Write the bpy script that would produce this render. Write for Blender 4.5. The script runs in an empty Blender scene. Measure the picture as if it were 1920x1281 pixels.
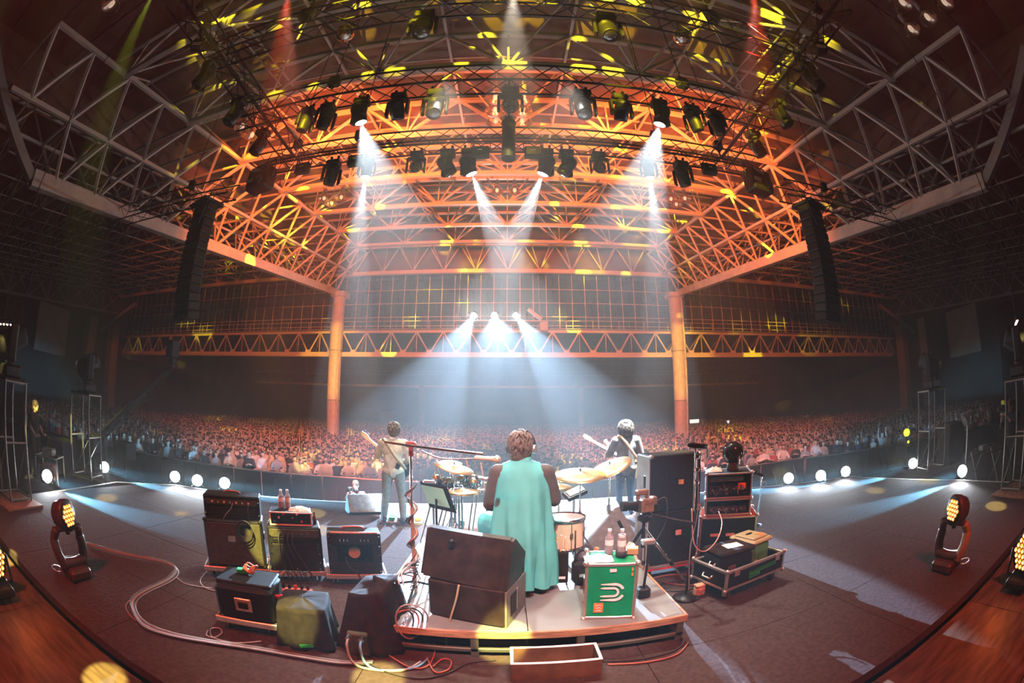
import bpy, bmesh, math, random
from mathutils import Vector, Matrix, Euler, noise
random.seed(7)
SC = bpy.context.scene
COL = SC.collection
V = Vector
rad = math.radians

# ------------------------------------------------------------------ camera (15 mm full-frame fisheye on the back of the stage)
IMW, IMH = 1920, 1281
CAM_H, TILT, YAW, PY0 = 1.85, 8.9, -0.7, 658.0
cam_d = bpy.data.cameras.new('camera')
cam_d.type = 'PANO'
_c = cam_d if hasattr(cam_d, 'panorama_type') else cam_d.cycles
_c.panorama_type = 'FISHEYE_EQUISOLID'
_c.fisheye_lens = 15.0
_c.fisheye_fov = rad(220)
cam_d.sensor_fit = 'HORIZONTAL'
cam_d.sensor_width = 36.0
cam_d.sensor_height = 36.0 * IMH / IMW
cam_d.shift_y = (PY0 - IMH / 2) / IMH
cam_d.clip_start, cam_d.clip_end = 0.05, 500
cam = bpy.data.objects.new('camera', cam_d)
COL.objects.link(cam)
cam.location = (0, 0, CAM_H)
cam.rotation_euler = (rad(90 + TILT), 0, rad(YAW))
SC.camera = cam
_R = cam.rotation_euler.to_matrix()

def ray(px, py):
    u, v = px - IMW / 2, PY0 - py
    r = max(math.hypot(u, v), 1e-6)
    th = 2 * math.asin(min(1, r / 1600.0))
    s = math.sin(th) / r
    return _R @ V((u * s, v * s, -math.cos(th)))
def az(px, py, z=0.0):
    d = ray(px, py); return V((0, 0, CAM_H)) + d * ((z - CAM_H) / d.z)
def ay(px, py, y):
    d = ray(px, py); return V((0, 0, CAM_H)) + d * (y / d.y)
def ax(px, py, x):
    d = ray(px, py); return V((0, 0, CAM_H)) + d * (x / d.x)

# ------------------------------------------------------------------ view, world
SC.view_settings.view_transform = 'Standard'
SC.view_settings.look = 'None'
SC.view_settings.gamma = 1.0
SC.view_settings.exposure = 0.0
SC.view_settings.use_curve_mapping = False
w = bpy.data.worlds.new('world'); SC.world = w
w.use_nodes = True
w.node_tree.nodes['Background'].inputs[0].default_value = (0, 0, 0, 1)
SC.cycles.max_bounces = 4
SC.cycles.diffuse_bounces = 1
SC.cycles.glossy_bounces = 1
SC.cycles.use_adaptive_sampling = True
SC.cycles.adaptive_threshold = 0.07
SC.cycles.adaptive_min_samples = 20
SC.cycles.transmission_bounces = 4
SC.cycles.volume_bounces = 0
SC.cycles.transparent_max_bounces = 6
SC.cycles.use_denoising = True
SC.cycles.sample_clamp_indirect = 4.0

# ------------------------------------------------------------------ lights
def spot(name, loc, target, color, watts, angle, blend=0.3, radius=0.05, gobo=None):
    ld = bpy.data.lights.new(name, 'SPOT')
    ld.color = color; ld.energy = watts; ld.spot_size = rad(angle); ld.spot_blend = blend
    ld.shadow_soft_size = radius
    o = bpy.data.objects.new(name, ld); COL.objects.link(o)
    o.location = loc
    o.rotation_euler = (V(target) - V(loc)).to_track_quat('-Z', 'Y').to_euler()
    if gobo:                                    # a metal pattern plate of round holes in the projector
        sc_, rr = gobo
        ld.use_nodes = True
        nt = ld.node_tree; n = nt.nodes; L = nt.links
        em = n['Emission']
        tc = n.new('ShaderNodeTexCoord')
        vo = n.new('ShaderNodeTexVoronoi'); vo.inputs['Scale'].default_value = sc_
        L.new(tc.outputs['Normal'], vo.inputs['Vector'])
        m = n.new('ShaderNodeMapRange'); m.inputs[1].default_value = rr; m.inputs[2].default_value = rr * 0.82
        m.inputs[3].default_value = 0; m.inputs[4].default_value = 1
        L.new(vo.outputs['Distance'], m.inputs[0]); L.new(m.outputs[0], em.inputs['Strength'])
    return o

HAZE = 0.0045
FLOODW = 1000
# wash lights of the rig and the wings, with a few added ones; the visible lamps bring their own light in their builders
ORANGE, RED, PINK, YELL = (1, .15, .022), (1, .07, .035), (1, .36, .32), (1, .78, .02)
for sx in (-1, 1):
    spot('roof_wash', (sx * 5.0, 9.6, 9.9), (sx * 11.5, 28, 13.5), ORANGE, 21000, 105, .6, .3)
    spot('roof_wash', (sx * 2.0, 9.7, 9.9), (0, 26, 15), ORANGE, 3400, 112, .7, .3)
    spot('red_wash', (sx * 2.6, -3.0, 8.4), (sx * 2.6, 2.4, 0), RED, 3400, 58, .7, .3)
    spot('audience_wash', (sx * 4.5, 9.6, 9.2), (sx * 13, 28, -5), PINK, 14000, 66, .6, .3)
    spot('added_column_wash', (sx * 6.0, 9.9, 9.8), (sx * 15.6, 36, 6.5), (1, .55, .06), 30000, 16, .5, .1)  # added lamp without a fixture, tints the columns yellow
    spot('roof_gobo', (sx * 2.5, -2.5, 8.8), (sx * 1, 20, 15.2), YELL, 42000, 94, .2, .02, gobo=(8.0, .29))
    spot('lattice_gobo', (sx * 1.2, 9.8, 10.0), (sx * 13.5, 31, 10.5), YELL, 90000, 62, .2, .02, gobo=(8.5, .25))
    spot('added_top_key', (sx * 1.3, 6.6, 8.7), (sx * .5, 5.2, 0), (1, .90, .76), 3200, 52, .6, .12)  # added warm lamp without a fixture, brightens centre floor and cymbals
    p_ = ay(540 if sx < 0 else 1412, -14, 3.7)
    spot('top_red', p_, p_ + V((sx * .02, .78, -1)), (1, .05, .02), 26000, 24, .4, .05)
    spot('top_pink', p_ + V((-sx * -.1, .1, 0)), p_ + V((-sx * .1, .80, -1)), (1, .6, .5), 14000, 12, .4, .05)
    p_ = ay(292 if sx < 0 else 1652, -20, 3.0)
    spot('top_green', p_, p_ + V((0, .30, -1)), (.75, .9, .05), 16000, 12, .4, .05)
p_ = ay(962, -20, 4.0)
spot('top_white', p_, p_ + V((0, .30, -1)), (1, .85, .68), 20000, 22, .4, .05)
for tx, ty, tz, wt, an in ((.35, 3.4, .9, 4800, 17), (-1.87, 6.86, 1.2, 4200, 8), (2.17, 7.55, 1.3, 1800, 8)):
    spot('key_light', (tx * .4, -2.8, 8.2), (tx, ty, tz), (1, .93, .84), wt, an, .4, .12)
spot('stage_gobo', (0, -3.0, 8.4), (0, 4.2, 0), (1, .85, .2), 42000, 100, .2, .02, gobo=(9.0, .19))

# ------------------------------------------------------------------ materials (all procedural)
MATS = {}
def mat(name, col, rough=0.6, metal=0.0, noise_amt=0.0, scale=8.0, bump=0.0, emit=None, estr=0.0, trans=0.0, alpha=1.0, spec=0.4, col2=None, stretch=None):
    m = bpy.data.materials.new(name); m.use_nodes = True
    nt = m.node_tree; n = nt.nodes; L = nt.links
    b = n['Principled BSDF']
    b.inputs['Base Color'].default_value = (*col, 1); b.inputs['Roughness'].default_value = rough
    b.inputs['Metallic'].default_value = metal; b.inputs['Specular IOR Level'].default_value = spec
    if emit: b.inputs['Emission Color'].default_value = (*emit, 1); b.inputs['Emission Strength'].default_value = estr
    if trans: b.inputs['Transmission Weight'].default_value = trans
    if alpha < 1: b.inputs['Alpha'].default_value = alpha
    if noise_amt or bump:
        tc = n.new('ShaderNodeTexCoord'); src = tc.outputs['Object']
        if stretch:
            mp = n.new('ShaderNodeMapping'); mp.inputs['Scale'].default_value = stretch
            L.new(src, mp.inputs[0]); src = mp.outputs[0]
        t = n.new('ShaderNodeTexNoise'); t.inputs['Scale'].default_value = scale; t.inputs['Detail'].default_value = 5
        L.new(src, t.inputs['Vector'])
        if noise_amt:
            c2 = col2 or tuple(max(0, c * (1 - noise_amt)) for c in col)
            c1 = col if col2 else tuple(min(1, c * (1 + noise_amt)) for c in col)
            mx = n.new('ShaderNodeMix'); mx.data_type = 'RGBA'
            mx.inputs[6].default_value = (*c2, 1); mx.inputs[7].default_value = (*c1, 1)
            mr = n.new('ShaderNodeMapRange'); mr.inputs[1].default_value = .35; mr.inputs[2].default_value = .65
            L.new(t.outputs[0], mr.inputs[0]); L.new(mr.outputs[0], mx.inputs[0]); L.new(mx.outputs[2], b.inputs['Base Color'])
        if bump:
            bp = n.new('ShaderNodeBump'); bp.inputs['Strength'].default_value = bump; bp.inputs['Distance'].default_value = .01
            L.new(t.outputs[0], bp.inputs['Height']); L.new(bp.outputs[0], b.inputs['Normal'])
    MATS[name] = m
    return m

# ------------------------------------------------------------------ mesh builder
def frame(d):
    d = V(d).normalized()
    a = V((0, 0, 1)) if abs(d.z) < .95 else V((0, 1, 0))
    x = d.cross(a).normalized(); y = x.cross(d).normalized()
    return x, y, d
class MB:
    def __init__(s): s.v = []; s.f = []; s.m = []; s.sm = []
    def add(s, vs, fs, mi=0, smooth=False, M=None):
        o = len(s.v)
        s.v += [tuple(M @ V(p)) if M else tuple(p) for p in vs]
        for f in fs: s.f.append(tuple(i + o for i in f)); s.m.append(mi); s.sm.append(smooth)
        return s
    def box(s, c, d, ch=0.0, mi=0, rot=None, taper=1.0):
        hx, hy, hz = d[0] / 2, d[1] / 2, d[2] / 2
        M = Matrix.Translation(c) @ (Euler(rot).to_matrix().to_4x4() if rot else Matrix())
        if ch <= 0:
            vs = [(x * hx * (taper if z > 0 else 1), y * hy * (taper if z > 0 else 1), z * hz) for z in (-1, 1) for y in (-1, 1) for x in (-1, 1)]
            return s.add(vs, [(0, 2, 3, 1), (4, 5, 7, 6), (0, 1, 5, 4), (2, 6, 7, 3), (0, 4, 6, 2), (1, 3, 7, 5)], mi, False, M)
        ch = min(ch, hx * .9, hy * .9, hz * .9)
        vs = []; idx = {}
        for sx in (-1, 1):
            for sy in (-1, 1):
                for sz in (-1, 1):
                    for a in range(3):
                        p = [sx * (hx - ch), sy * (hy - ch), sz * (hz - ch)]
                        p[a] = (sx * hx, sy * hy, sz * hz)[a]
                        idx[sx, sy, sz, a] = len(vs); vs.append(p)
        fs = []
        for a in range(3):
            b, c_ = (a + 1) % 3, (a + 2) % 3
            for sg in (-1, 1):
                q = []
                for (u, v_) in ((-1, -1), (1, -1), (1, 1), (-1, 1)):
                    k = [0, 0, 0]; k[a] = sg; k[b] = u; k[c_] = v_; q.append(idx[k[0], k[1], k[2], a])
                fs.append(tuple(q if sg > 0 else q[::-1]))
            for u in (-1, 1):
                for v_ in (-1, 1):
                    k0 = [0, 0, 0]; k1 = [0, 0, 0]; k0[a] = -1; k1[a] = 1
                    for k in (k0, k1): k[b] = u; k[c_] = v_
                    fs.append((idx[(*k0, b)], idx[(*k1, b)], idx[(*k1, c_)], idx[(*k0, c_)]))
        for sx in (-1, 1):
            for sy in (-1, 1):
                for sz in (-1, 1): fs.append(tuple(idx[sx, sy, sz, a] for a in range(3)))
        return s.add(vs, fs, mi, False, M)
    def cyl(s, a, b, r, r2=None, n=10, caps=True, mi=0, smooth=True):
        a, b = V(a), V(b); r2 = r if r2 is None else r2
        x, y, d = frame(b - a); vs = []
        for p, q in ((a, r), (b, r2)):
            for i in range(n):
                t = 2 * math.pi * i / n; vs.append(p + (x * math.cos(t) + y * math.sin(t)) * q)
        fs = [(i, (i + 1) % n, n + (i + 1) % n, n + i) for i in range(n)]
        s.add(vs, fs, mi, smooth)
        if caps:
            s.add(vs, [tuple(range(n))[::-1], tuple(range(n, 2 * n))], mi, False)
        return s
    def sph(s, c, r, nu=12, nv=8, mi=0, M=None, smooth=True):
        if not hasattr(r, '__len__'): r = (r, r, r)
        vs = [(0, 0, -r[2])]
        for j in range(1, nv):
            t = math.pi * j / nv
            for i in range(nu):
                p = 2 * math.pi * i / nu
                vs.append((r[0] * math.sin(t) * math.cos(p), r[1] * math.sin(t) * math.sin(p), -r[2] * math.cos(t)))
        vs.append((0, 0, r[2])); e = len(vs) - 1
        fs = [(0, 1 + (i + 1) % nu, 1 + i) for i in range(nu)]
        for j in range(nv - 2):
            o = 1 + j * nu
            fs += [(o + i, o + (i + 1) % nu, o + nu + (i + 1) % nu, o + nu + i) for i in range(nu)]
        o = 1 + (nv - 2) * nu
        fs += [(o + i, o + (i + 1) % nu, e) for i in range(nu)]
        return s.add(vs, fs, mi, smooth, Matrix.Translation(c) @ (M or Matrix()))
    def lathe(s, prof, n=24, c=(0, 0, 0), M=None, mi=0, smooth=True):
        vs = []; fs = []
        for (r, z) in prof:
            for i in range(n):
                t = 2 * math.pi * i / n; vs.append((r * math.cos(t), r * math.sin(t), z))
        for j in range(len(prof) - 1):
            o = j * n
            fs += [(o + i, o + (i + 1) % n, o + n + (i + 1) % n, o + n + i) for i in range(n)]
        return s.add(vs, fs, mi, smooth, Matrix.Translation(c) @ (M or Matrix()))
    def tube(s, pts, r, n=6, mi=0, closed=False, smooth=True):
        pts = [V(p) for p in pts]; vs = []; k = len(pts); up = None
        for i, p in enumerate(pts):
            d = (pts[(i + 1) % k] - pts[i - 1]) if closed else (pts[min(i + 1, k - 1)] - pts[max(i - 1, 0)])
            d = d.normalized()
            if up is None: up, _, _ = frame(d)
            up = (up - d * up.dot(d)); up = up.normalized() if up.length > 1e-6 else frame(d)[0]
            y = d.cross(up); q = r[i] if hasattr(r, '__len__') else r
            for j in range(n):
                t = 2 * math.pi * j / n; vs.append(p + (up * math.cos(t) + y * math.sin(t)) * q)
        fs = []
        for i in range(k if closed else k - 1):
            a, b = i * n, ((i + 1) % k) * n
            fs += [(a + j, a + (j + 1) % n, b + (j + 1) % n, b + j) for j in range(n)]
        if not closed: fs += [tuple(range(n))[::-1], tuple(range((k - 1) * n, k * n))]
        return s.add(vs, fs, mi, smooth)
    def prism(s, poly, h, M=None, mi=0):
        n = len(poly)
        vs = [(x, y, -h / 2) for x, y in poly] + [(x, y, h / 2) for x, y in poly]
        fs = [tuple(range(n))[::-1], tuple(range(n, 2 * n))] + [(i, (i + 1) % n, n + (i + 1) % n, n + i) for i in range(n)]
        return s.add(vs, fs, mi, False, M)
    def loft(s, rings, mi=0, smooth=True, cap=True):
        n = len(rings[0]); vs = [p for r in rings for p in r]; fs = []
        for j in range(len(rings) - 1):
            o = j * n
            fs += [(o + i, o + (i + 1) % n, o + n + (i + 1) % n, o + n + i) for i in range(n)]
        if cap: fs += [tuple(range(n))[::-1], tuple(range((len(rings) - 1) * n, len(rings) * n))]
        return s.add(vs, fs, mi, smooth)
    def mesh(s, name, mats):
        me = bpy.data.meshes.new(name)
        me.from_pydata(s.v, [], s.f)
        for m in (mats if isinstance(mats, (list, tuple)) else [mats]): me.materials.append(m)
        me.polygons.foreach_set('material_index', s.m)
        me.polygons.foreach_set('use_smooth', s.sm)
        me.update()
        return me
def bez(pts, n=8):
    """smooth path through points (Catmull-Rom)"""
    pts = [V(p) for p in pts]; out = []
    for i in range(len(pts) - 1):
        p0, p1, p2, p3 = pts[max(i - 1, 0)], pts[i], pts[i + 1], pts[min(i + 2, len(pts) - 1)]
        for j in range(n):
            t = j / n
            out.append(.5 * ((2 * p1) + (p2 - p0) * t + (2 * p0 - 5 * p1 + 4 * p2 - p3) * t * t + (3 * p1 - p0 - 3 * p2 + p3) * t ** 3))
    out.append(pts[-1]); return out

# ------------------------------------------------------------------ objects
def setp(o, label=None, cat=None, group=None, kind=None):
    if label: o['label'] = label
    if cat: o['category'] = cat
    if group: o['group'] = group
    if kind: o['kind'] = kind
    return o
def thing(name, label, cat, loc=(0, 0, 0), rz=0.0, group=None, rot=None):
    o = bpy.data.objects.new(name, None); COL.objects.link(o)
    o.empty_display_size = .1; o.location = loc
    o.rotation_euler = rot if rot else (0, 0, rad(rz))
    return setp(o, label, cat, group)
def ob(name, mesh, mats=None, parent=None, loc=None, rot=None, M=None):
    me = mesh.mesh(name, mats) if isinstance(mesh, MB) else mesh
    o = bpy.data.objects.new(name, me); COL.objects.link(o)
    if parent: o.parent = parent
    if loc is not None: o.location = loc
    if rot is not None: o.rotation_euler = rot
    if M is not None: o.matrix_local = M
    return o
def solo(name, mb, mats, label, cat, loc=(0, 0, 0), rz=0, group=None, rot=None):
    return setp(ob(name, mb, mats, None, loc, rot or (0, 0, rad(rz))), label, cat, group)
def struct(name, mb, mats, parent=None, loc=(0, 0, 0)):
    o = ob(name, mb, mats, parent, loc)
    if not parent: o['kind'] = 'structure'
    return o
_unit = {}
def bar(name, a, b, r, m, parent=None, n=4, rz=None):
    """one straight member between two points, sharing a unit mesh per material and section"""
    key = (m.name, n)
    if key not in _unit:
        _unit[key] = MB().cyl((0, 0, 0), (0, 0, 1), 1.0, n=n, smooth=n > 6).mesh('member', m)
    a, b = V(a), V(b)
    x, y, d = frame(b - a)
    R = Matrix((x, y, d)).transposed().to_4x4()
    M = Matrix.Translation(a) @ R @ Matrix.Rotation(math.pi / 4 if n == 4 else 0, 4, 'Z') @ Matrix.Diagonal((r, r, (b - a).length, 1))
    return ob(name, _unit[key], None, parent, M=M)
def copy_tree(o, parent=None):
    c = o.copy(); COL.objects.link(c)
    c.parent = parent
    for ch in [k for k in bpy.data.objects if k.parent == o]: copy_tree(ch, c)
    return c

# ------------------------------------------------------------------ shared materials
M_steel = mat('white_painted_steel', (.62, .58, .54), .45, 0, .12, 3)
M_steel2 = mat('grey_painted_steel', (.34, .33, .32), .5, 0, .1, 3)
M_rim = mat('pale_girder_paint', (.66, .60, .54), .5, 0, .1, 2)
M_glass = mat('dark_window_glass', (.012, .012, .014), .12, 0, spec=.5)
M_roofsheet = mat('brown_roof_sheet', (.16, .10, .08), .7, 0, .25, .6)
M_conc = mat('hall_concrete', (.10, .10, .105), .8, 0, .2, .4)
M_wall = mat('hall_wall_panel', (.13, .12, .11), .8, 0, .15, .3)
M_wallpale = mat('pale_wall_panel', (.42, .37, .32), .8, 0, .1, .5)
M_dark = mat('black_drape', (.012, .012, .013), .9)
M_carpet = mat("stage_carpet", (.062, .046, .045), .92, 0, .16, 26, .5, spec=.08)
M_ply = mat('worn_plywood_deck', (.085, .055, .036), .55, 0, .45, 3, .1, stretch=(1, 6, 1))
M_white = mat('white_line_tape', (.75, .75, .72), .6)
M_black = mat('black_paint', (.007, .007, .0075), .45, 0, spec=.25)
M_blackmetal = mat('black_metal', (.012, .012, .013), .4, .2, spec=.3)
M_chrome = mat('chrome', (.75, .74, .72), .18, 1.0)
M_alu = mat('brushed_aluminium', (.72, .70, .66), .32, .85, .08, 30)
M_rubber = mat('black_rubber', (.02, .02, .02), .7)

ORD = 'nearest second third fourth fifth sixth seventh eighth ninth tenth eleventh farthest'.split()
FZ = -1.6                       # hall floor; the stage deck is z = 0
SL = .1456                      # the roof rises away from the stage
def rimz(y): return 8.33 + SL * (y - 4.3)
def ceilz(y): return rimz(y) + 3.8

# ------------------------------------------------------------------ hall shell
struct('floor', MB().box((0, 50, FZ - .15), (116, 130, .3)), M_conc)
struct('wall_left', MB().box((-56, 50, 8), (.5, 130, 20)), M_wall)
struct('wall_right', MB().box((56, 50, 8), (.5, 130, 20)), M_wall)
struct('wall_back', MB().box((0, 113, 10), (113, .5, 24)), M_wall)
struct('wall_front', MB().box((0, -13, 8), (113, .5, 20)), M_dark)
# roof sheets over the nave and the aisles, with folded ribs as separate sheets
ceil = bpy.data.objects.new('ceiling', None); COL.objects.link(ceil); ceil['kind'] = 'structure'
for k in range(22):
    y0, y1 = -12.5 + k * 2.3, -12.5 + (k + 1) * 2.3 - .05
    mb = MB(); z0, z1 = ceilz(y0) + 2.5, ceilz(y1) + 2.5
    mb.add([(-18.9, y0, z0), (18.9, y0, z0), (18.9, y1, z1), (-18.9, y1, z1), (-18.9, y0, z0 + .1), (18.9, y0, z0 + .1), (18.9, y1, z1 + .1), (-18.9, y1, z1 + .1)],
           [(0, 3, 2, 1), (4, 5, 6, 7), (0, 1, 5, 4), (2, 3, 7, 6), (0, 4, 7, 3), (1, 2, 6, 5)])
    ob('roof_sheet', mb, M_roofsheet, ceil)
for sx in (-1, 1):
    mb = MB(); z0, z1 = ceilz(-13) + .6, ceilz(36) + .6
    mb.add([(sx * 18.8, -13, z0), (sx * 56, -13, z0), (sx * 56, 36, z1), (sx * 18.8, 36, z1), (sx * 18.8, -13, z0 + .2), (sx * 56, -13, z0 + .2), (sx * 56, 36, z1 + .2), (sx * 18.8, 36, z1 + .2)],
           [(0, 3, 2, 1), (4, 5, 6, 7), (0, 1, 5, 4), (2, 3, 7, 6), (0, 4, 7, 3), (1, 2, 6, 5)])
    ob('aisle_sheet', mb, M_roofsheet, ceil)
    mb = MB().box((sx * 18.8, 12, ceilz(12) + 1.6), (.1, 50, 2.2), rot=(math.atan(SL), 0, 0))
    ob('side_sheet', mb, M_roofsheet, ceil)
ob('far_sheet', MB().box((0, 75, 20.5), (113, 78, .3)), M_roofsheet, ceil)

# ------------------------------------------------------------------ nave roof trusses
PAN = 26.4 / 6
TY = [5.4 + 4.6 * i for i in range(7)]
POSN = ['nearest, right over the stage', 'second from the stage', 'third from the stage', 'fourth from the stage', 'fifth from the stage', 'sixth from the stage', 'farthest, just before the window wall']
for i, y in enumerate(TY):
    zl, zu = ceilz(y), ceilz(y) + 1.9
    t = thing('roof_truss', f'pale steel roof truss with zigzag web spanning the nave, {POSN[i]}', 'truss', (0, y, zl), 0, 'roof trusses of the nave')
    bar('bottom_chord', (-13.2, 0, 0), (13.2, 0, 0), .16, M_steel, t)
    bar('top_chord', (-15.4, 0, 1.9), (15.4, 0, 1.9), .14, M_steel, t)
    for k in range(7):
        x = -13.2 + PAN * k
        for s in (-1, 1):
            if abs(x + s * PAN / 2) < 15.6:
                bar('diagonal', (x, 0, 0), (x + s * PAN / 2, 0, 1.9), .085, M_steel, t)
                if i < 6: bar('brace', (x, 0, 0), (x + s * PAN / 2 * .9, 2.3, 1.9 + 2.3 * SL), .05, M_steel, t)
                if i > 0: bar('brace', (x, 0, 0), (x + s * PAN / 2 * .9, -2.3, 1.9 - 2.3 * SL), .05, M_steel, t)
        bar('post', (x, 0, 0), (x, 0, 1.9), .05, M_steel, t)
        g = MB().box((x, 0, .05), (.5, .3, .3), .06); ob('gusset', g, M_steel, t)
for i in range(6):
    y = TY[i] + 2.3
    t = thing('roof_purlin', f'pale steel purlin between the roof trusses, {ORD[i]} from the stage', 'beam', (0, y, ceilz(y) + 1.9), 0, 'roof purlins of the nave')
    bar('chord', (-15.4, 0, 0), (15.4, 0, 0), .12, M_steel, t)
    bar('chord', (-15.4, -.5, .35), (15.4, -.5, .35), .05, M_steel, t)
    for k in range(6):
        x = -11 + PAN * k
        bar('hanger', (x, 0, 0), (x, 0, .55), .05, M_steel, t)
        bar('strut', (x, 0, 0), (x + .55, .0, -.75), .045, M_steel, t); bar('strut', (x, 0, 0), (x - .55, 0, -.75), .045, M_steel, t)
for k in range(6):
    x = -11 + PAN * k
    a, b = 5.4, 35.5
    o = bar('roof_rail', (x, a, ceilz(a) + 1.9), (x, b, ceilz(b) + 1.9), .07, M_steel)
    setp(o, f'thin lengthwise roof rail, {["leftmost", "second from left", "third from left", "third from right", "second from right", "rightmost"][k]} over the nave', 'beam', 'lengthwise roof rails')
# the ladder-like catwalks hung in the roof
for sx in (-1, 1):
    t = thing('roof_ladder', f'steel maintenance ladder lying in the roof on the {"left" if sx < 0 else "right"} of the nave', 'ladder', (sx * 9.2, 10, ceilz(10) + 1.6), 0, 'roof ladders')
    for q in (-.25, .25): bar('rail', (q, -4, -4 * SL), (q, 16, 16 * SL), .035, M_steel, t)
    for k in range(34): bar('rung', (-.25, -4 + k * .6, (-4 + k * .6) * SL), (.25, -4 + k * .6, (-4 + k * .6) * SL), .022, M_steel, t)

# ------------------------------------------------------------------ lengthwise lattice girders on the columns
for sx in (-1, 1):
    side = 'left' if sx < 0 else 'right'
    t = thing('lattice_girder', f'deep lattice girder with a heavy sloping bottom chord on the {side} of the nave', 'girder', (0, 0, 0), 0, 'lattice girders')
    ya, yb = 4.3, 36.0
    L = math.hypot(yb - ya, rimz(yb) - rimz(ya))
    ob('rim_chord', MB().box((0, 0, 0), (.5, L, .62), .03), M_rim, t, (sx * 16, (ya + yb) / 2, (rimz(ya) + rimz(yb)) / 2), (math.atan(SL), 0, 0))
    bar('end_chord', (sx * 16, ya, rimz(ya)), (sx * 16, -1.2, rimz(ya) + 2.9), .26, M_steel2, t)
    dy = 2.32; n = 14
    for q, (xo, dz) in enumerate(((14.6, 1.9), (13.2, 3.8), (17.4, 1.9), (18.8, 3.8))):
        a, b = 1.0, 36
        bar('lattice_chord', (sx * xo, a, rimz(a) + dz), (sx * xo, b, rimz(b) + dz), .115 if q < 2 else .09, M_steel, t)
    def nd(row, j):            # row 0 rim, 1 middle, 2 top; staggered triangular lattice
        return ((16, 0), (14.6, 1.9), (13.2, 3.8))[row]
    for j in range(n + 2):
        y = 1.0 + j * dy
        for (x0, x1, z0, z1, st) in ((16, 14.6, 0, 1.9, 1), (14.6, 13.2, 1.9, 3.8, 0), (16, 17.4, 0, 1.9, 1), (17.4, 18.8, 1.9, 3.8, 0)):
            inner = x1 < x0
            ylo, yh1, yh2 = y, y - dy / 2, y + dy / 2
            if st == 0: ylo = y + dy / 2; yh1, yh2 = y, y + dy
            for yh in (yh1, yh2):
                if (z0 == 0 and not (ya - .1 <= ylo <= yb)) or yh > 36.2 or yh < .9 or ylo > 36.2: continue
                bar('lattice_strut', (sx * x0, ylo, rimz(ylo) + z0), (sx * x1, yh, rimz(yh) + z1), .10 if inner else .075, M_steel, t)
        if y + dy / 2 < 36:
            yy = y + dy / 2
            bar('cross_tie', (sx * 14.6, yy, rimz(yy) + 1.9), (sx * 17.4, yy, rimz(yy) + 1.9), .07, M_steel, t)
            bar('cross_tie', (sx * 14.6, yy, rimz(yy) + 1.9), (sx * 18.8, yy, rimz(yy) + 3.8), .06, M_steel, t)
            bar('cross_tie', (sx * 13.2, y, rimz(y) + 3.8), (sx * 18.8, y, rimz(y) + 3.8), .07, M_steel, t)

# ------------------------------------------------------------------ columns
for sx in (-1, 1):
    t = thing('steel_column', f'round steel column standing in the crowd on the {"left" if sx < 0 else "right"}', 'column', (sx * 15.6, 36, FZ), 0, 'hall columns')
    ob('shaft', MB().cyl((0, 0, 0), (0, 0, 14.3), .60, n=24), M_rim, t)
    ob('down_pipe', MB().cyl((.52, -.42, 0), (.52, -.42, 14.2), .09), M_steel, t)
    ob('capital', MB().box((0, 0, 14.3), (1.5, 1.5, .5), .08), M_rim, t)
    for z in (4.5, 9.0): ob('collar', MB().cyl((0, 0, z), (0, 0, z + .12), .64, n=24), M_steel2, t)

# ------------------------------------------------------------------ window wall with its walkway beam (y = 36)
WY = 36.6
wt = thing('walkway_beam', 'long steel walkway beam with zigzag web crossing the hall below the window grid', 'truss', (0, WY, 7.2))
bar('bottom_chord', (-50, 0, 0), (50, 0, 0), .30, M_rim, wt); bar('top_chord', (-51, 0, 2.1), (51, 0, 2.1), .16, M_steel, wt)
bar('back_chord', (-50, 1.6, .1), (50, 1.6, .1), .16, M_steel2, wt)
for k in range(42):
    x = -50 + k * 2.4
    bar('diagonal', (x, 0, .1), (x + 1.2, 0, 2.1), .085, M_steel, wt); bar('diagonal', (x + 1.2, 0, 2.1), (x + 2.4, 0, .1), .085, M_steel, wt)
    bar('post', (x + 1.2, 0, .1), (x + 1.2, 0, 2.1), .04, M_steel, wt)
    ob('gusset', MB().box((x, -.05, .28), (.55, .3, .32), .05) if k == 0 else bpy.data.meshes['gusset_shared'], M_rim if k == 0 else None, wt, None if k == 0 else (k * 2.4, 0, 0)).data.name = 'gusset_shared'
    bar('back_brace', (x, 1.6, .1), (x + 1.2, 0, 2.1), .04, M_steel2, wt)
for z in (2.55, 3.0): bar('hand_rail', (-51, -.35, z), (51, -.35, z), .035, M_steel, wt)
for k in range(42): bar('rail_post', (-50 + k * 2.4, -.35, 2.1), (-50 + k * 2.4, -.35, 3.0), .03, M_steel, wt)
ob('walkway_deck', MB().box((0, .2, 2.28), (102, 1.2, .06)), M_steel2, wt)
ww = thing('window_grid', 'tall grid of pale mullions and dark panes closing the hall above the walkway', 'window', (0, WY + .9, 9.4))
GZ = [0, 1.45, 2.75, 4.05, 5.45]
for k in range(85): bar('mullion', (-50.4 + k * 1.2, 0, 0), (-50.4 + k * 1.2, 0, 5.5), .045, M_steel, ww)
for z in GZ[1:4]: bar('transom', (-50.4, -.02, z), (50.4, -.02, z), .04, M_steel, ww)
pm = {}
for r in range(4):
    h = GZ[r + 1] - GZ[r]
    pm[r] = MB().box((0, 0, 0), (1.12, .03, h - .06)).mesh('window_pane', M_glass)
for k in range(75):
    for r in range(4): ob('pane', pm[r], None, ww, (-45 + k * 1.2 + .6, .05, (GZ[r] + GZ[r + 1]) / 2))
mb = MB()
for sx in (-1, 1):
    for k in range(5):
        for r in range(4): mb.box((sx * (45.6 + k * 1.2), .05, (GZ[r] + GZ[r + 1]) / 2), (1.12, .03, GZ[r + 1] - GZ[r] - .06))
o = ob('outer_panes', mb, M_glass, ww); o['kind'] = 'stuff'
gt = thing('gable_truss', 'deep zigzag truss along the top of the window grid', 'truss', (0, WY, 14.9))
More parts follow.
